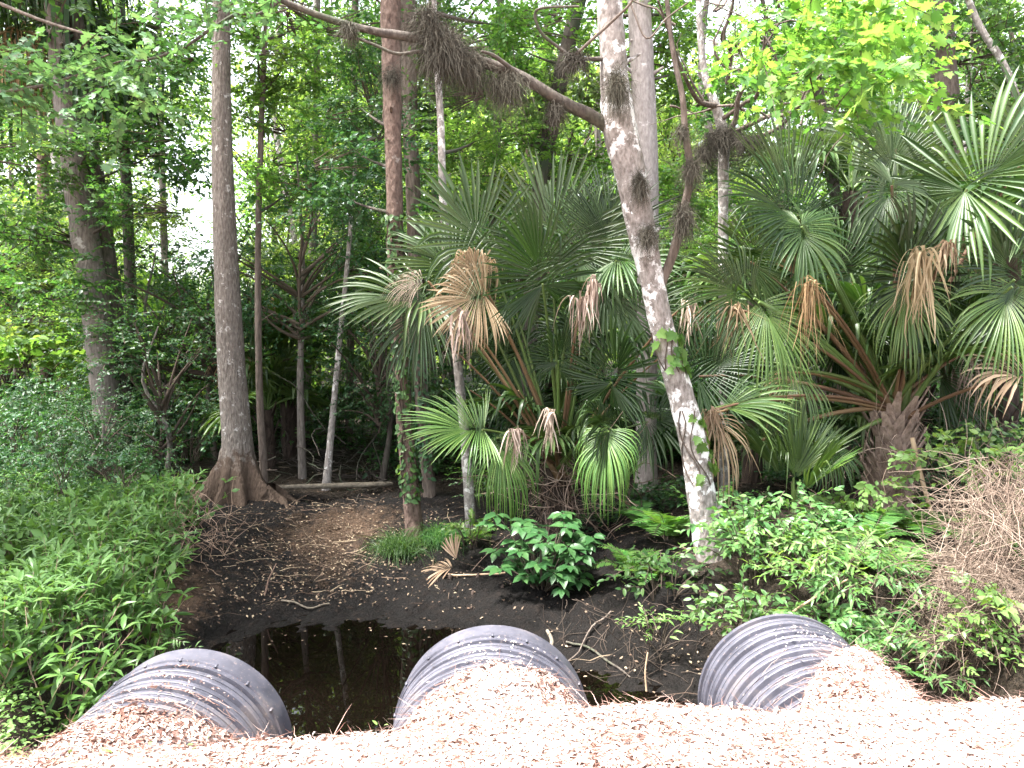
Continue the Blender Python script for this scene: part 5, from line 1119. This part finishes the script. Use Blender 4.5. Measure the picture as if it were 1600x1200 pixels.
leafy_shrub(1140, 830, 8.0, .5, .55, 36, 10, .10, L_OVAL, 'leaf_mid', 'green bush close behind the curved trunk', 147)
leafy_shrub(265, 1000, 6.2, .22, .25, 10, 9, .09, L_LANCE, 'leaf_weed', 'single weed tuft behind the rim of the first pipe', 148, length=.25)
leafy_shrub(120, 740, 11.2, .7, .8, 60, 10, .11, L_OVAL, 'leaf_dark', 'dark broad bush in front of the double-trunked tree', 149)
leafy_shrub(290, 700, 12.0, .7, .9, 60, 10, .11, L_OVAL, 'leaf_dark', 'dark bush left of the buttressed trunk', 150)
# grass tufts at the foot of the red-barked tree
for px, d, r, lb, sd in ((622, 9.2, .5, 'drooping grass tuft beside the foot of the red-barked tree', 161), (690, 9.5, .42, 'shorter grass tuft right of the red-barked tree', 162)):
    rgx = np.random.default_rng(sd); c = P(px, 830, d); b = V3(c[0], d, float(H(c[0], d)) + .06); mb = MB(); n = 900; dd = nrm(rgx.normal(size=(n, 3)) * V3(.6, .6, .3) + V3(0, 0, 1.3))
    strip_many(mb, b + rgx.normal(size=(n, 3)) * V3(.10, .10, 0), dd, r * rgx.uniform(.8, 1.6, n), np.full(n, .0028), rgx.uniform(.5, 1.5, n), 6, 0, rgx)
    solo('grass_tuft', mb, M['leaf_mid'], b, lb, 'grass', 'grass tufts at the red-barked tree')

# ------------------------------------------------------------------ dead stems, sticks, roots, logs
def tangle(px0, px1, py0, py1, d0, d1, n, mat, rg, L=(.4, 1.0), r=.004, up=.2):
    mb = MB()
    for _ in range(n):
        c = P(rg.uniform(px0, px1), rg.uniform(py0, py1), rg.uniform(d0, d1)); d = nrm(rg.normal(size=3) + V3(0, 0, up)); l = rg.uniform(*L); pp = [c]
        cv = rg.normal(size=3) * .5
        for q in range(8): d = nrm(d + cv * .3 + rg.normal(size=3) * .18 + V3(0, 0, -.05)); pp.append(pp[-1] + d * l / 8)
        pp = np.array(pp); pp[:, 2] = np.maximum(pp[:, 2], H(pp[:, 0], pp[:, 1]) + .01)
        tube(mb, pp, np.linspace(r, r * .5, 9), 4, 0, cap=False)
    return mb
rgd = np.random.default_rng(171)
mb = tangle(1500, 1650, 760, 1050, 5.4, 6.4, 420, 'vine_dead', rgd, (.2, .55), .0026)
mb3 = tangle(1510, 1650, 705, 900, 5.5, 6.5, 760, 'vine_dead', rgd, (.3, .8), .0024, -1.6)
mb.v += mb3.v; [mb.f[k].extend([q + mb.n for q in mb3.f[k]]) for k in (3, 4)]; [mb.m[k].extend(mb3.m[k]) for k in (3, 4)]; mb.n += mb3.n; mb2 = tangle(1470, 1570, 860, 1050, 5.0, 5.7, 180, 'vine_dead', rgd, (.3, .8), .003)
mb.v += mb2.v; [mb.f[k].extend([q + mb.n for q in mb2.f[k]]) for k in (3, 4)]; [mb.m[k].extend(mb2.m[k]) for k in (3, 4)]
mb3 = tangle(1465, 1610, 850, 1040, 5.0, 5.8, 420, 'vine_dead', rgd, (.25, .7), .0022, -.9)
mb.v += mb3.v; [mb.f[k].extend([q + mb.n for q in mb3.f[k]]) for k in (3, 4)]; [mb.m[k].extend(mb3.m[k]) for k in (3, 4)]; mb.n += mb3.n
solo('dead_vine_tangle', mb, M['vine_dead'], (0, 0, 0), 'tangle of dry tan vines heaped beside the mulch', 'dead vines', kind='stuff')
mb = tangle(270, 360, 800, 890, 8.0, 9.0, 85, 'stem_red', rgd, (.25, .6), .003, .6)
solo('dead_weed_stems', mb, M['stem_red'], (0, 0, 0), 'dry reddish weed stems at the edge of the green weeds', 'dead stems', kind='stuff')
mb = tangle(1320, 1500, 700, 860, 8.0, 8.4, 44, 'vine_dead', rgd, (.5, 1.3), .005)
solo('bare_vines', mb, M['vine_dead'], (0, 0, 0), 'thin bare vines looping across the booted palm trunk', 'vines', kind='stuff')
mb = tangle(800, 1010, 690, 830, 8.6, 9.2, 80, 'fiber', rgd, (.4, 1.1), .006, .3)
solo('dead_palm_stalks', mb, M['fiber'], (0, 0, 0), 'brown dry stalks piled round the foot of the middle palm clump', 'dead stalks', kind='stuff')
mb = tangle(430, 610, 690, 790, 12.0, 15.5, 90, 'dead_wood', rgd, (.4, 1.6), .012, -.2)
solo('woody_debris', mb, M['bark_dark'], (0, 0, 0), 'dark sticks and roots lying in the shade past the fallen log', 'debris', kind='stuff')
mb = tangle(870, 1100, 930, 1070, 6.0, 7.0, 60, 'fiber', rgd, (.2, .7), .0035, -.1)
solo('bank_roots', mb, M['twig'], (0, 0, 0), 'fine roots and dead twigs on the dark bank beside the puddle', 'roots', kind='stuff')
def stick(rows, d0, d1, mat, label, name='stick', cat='stick', sides=7, lift=None, group=None):
    p, r = px_path(rows, d0, d1, 4)
    if lift is not None: p[:, 2] = H(p[:, 0], p[:, 1]) + r + lift
    if name == 'log': p[:, 2] = np.linspace(p[0][2] + .05, p[-1][2] + .05, len(p))
    mb = MB(); tube(mb, p, r, sides, 0, .04, rgd); return solo(name, mb, M[mat], p[0], label, cat, group)
stick([(415, 772, 8), (470, 768, 10), (530, 767, 11), (590, 768, 11), (612, 770, 8)], 11.2, 11.9, 'dead_wood', 'long pale fallen log lying across the mud behind the clearing', 'log', 'log', 9, .02)
stick([(1425, 684, 9), (1438, 740, 9), (1452, 790, 8), (1470, 850, 7)], 8.0, 7.9, 'stake', 'broken pale stick standing beside the booted palm trunk', 'stick')
stick([(1325, 905, 4), (1255, 945, 5), (1200, 985, 4)], 6.0, 6.1, 'stake', 'thin pale stick poking out of the bright bushes', 'stick')
stick([(885, 950, 5), (930, 968, 5), (960, 990, 5), (985, 1020, 3)], 6.9, 6.3, 'bark_dark', 'thin curved twig on the dark bank', 'twig', 'twig', 6, .01)
stick([(955, 925, 4), (925, 965, 4), (905, 1000, 3), (870, 1010, 2)], 7.2, 6.5, 'bark_brown', 'forked grey twig leaning over the puddle', 'twig', 'twig', 6, .03)
stick([(855, 985, 7), (862, 1000, 8), (860, 1018, 8)], 6.5, 6.3, 'dead_wood', 'short grey stub at the right end of the middle pipe', 'stub', 'stub', 7)
stick([(790, 884, 4), (740, 880, 4), (700, 872, 4)], 8.4, 8.5, 'stake', 'dry stalk of the fallen palm leaf', 'stalk', 'stalk', 6, .02)
stick([(440, 960, 4), (480, 962, 4), (515, 968, 3)], 7.9, 7.9, 'dead_wood', 'thin twig at the far edge of the pool', 'twig', 'twig', 6, .01)
stick([(405, 950, 5), (415, 925, 4), (420, 905, 3), (432, 880, 2)], 8.0, 8.0, 'stem_red', 'upright dead twig with brown leaf in the mud', 'twig', 'twig', 6)
stick([(1010, 1080, 4), (1008, 1050, 3), (1012, 1020, 3)], 4.2, 4.2, 'stake', 'pale dry grass stem standing up from the mulch edge', 'stem', 'stem', 5)
# fallen dry palm leaf on the mud
c = P(712, 872, 8.6); c[2] = float(H(c[0], c[1])) + .06; rgx = np.random.default_rng(181)
fm = fan_mb(c, V3(-.98, .05, .0), V3(0, -.12, 1), .5, rgx, nseg=26, span=72, droop=.16, tip=.1, dead=.3, cup=.1, split=.4, hang_p=0)
fm2 = fan_mb(c + V3(.02, .02, .02), V3(-.25, .2, .55), V3(-.6, -.8, .3), .3, rgx, nseg=12, span=35, droop=.02, tip=.1, dead=.2, cup=.1, split=.6, hang_p=0)
fm.v += fm2.v; fm.f[4].extend([q + fm.n for q in fm2.f[4]]); fm.m[4].extend(fm2.m[4])
solo('fallen_palm_leaf', fm, M['palm_tan'], c, 'dry tan palm leaf lying on the black mud', 'palm leaf')
# cypress knees in the mud
rgk = np.random.default_rng(191)
for k in range(5):
    px, py, d = rgk.uniform(600, 790), rgk.uniform(905, 955), rgk.uniform(8.0, 8.7); c = P(px, py, d); c[2] = float(H(c[0], c[1])); mb = MB(); h = rgk.uniform(.03, .06)
    tube(mb, [c - V3(0, 0, .05), c + V3(.005, 0, h * .4), c + V3(.01, 0, h * .8), c + V3(.012, 0, h)], [.03, .022, .014, .004], 7, 0, .2, rgk)
    solo('root_knee', mb, M['boot_dark'], c, 'small dark root knob poking out of the black mud by the pool', 'root', 'root knobs in the mud')
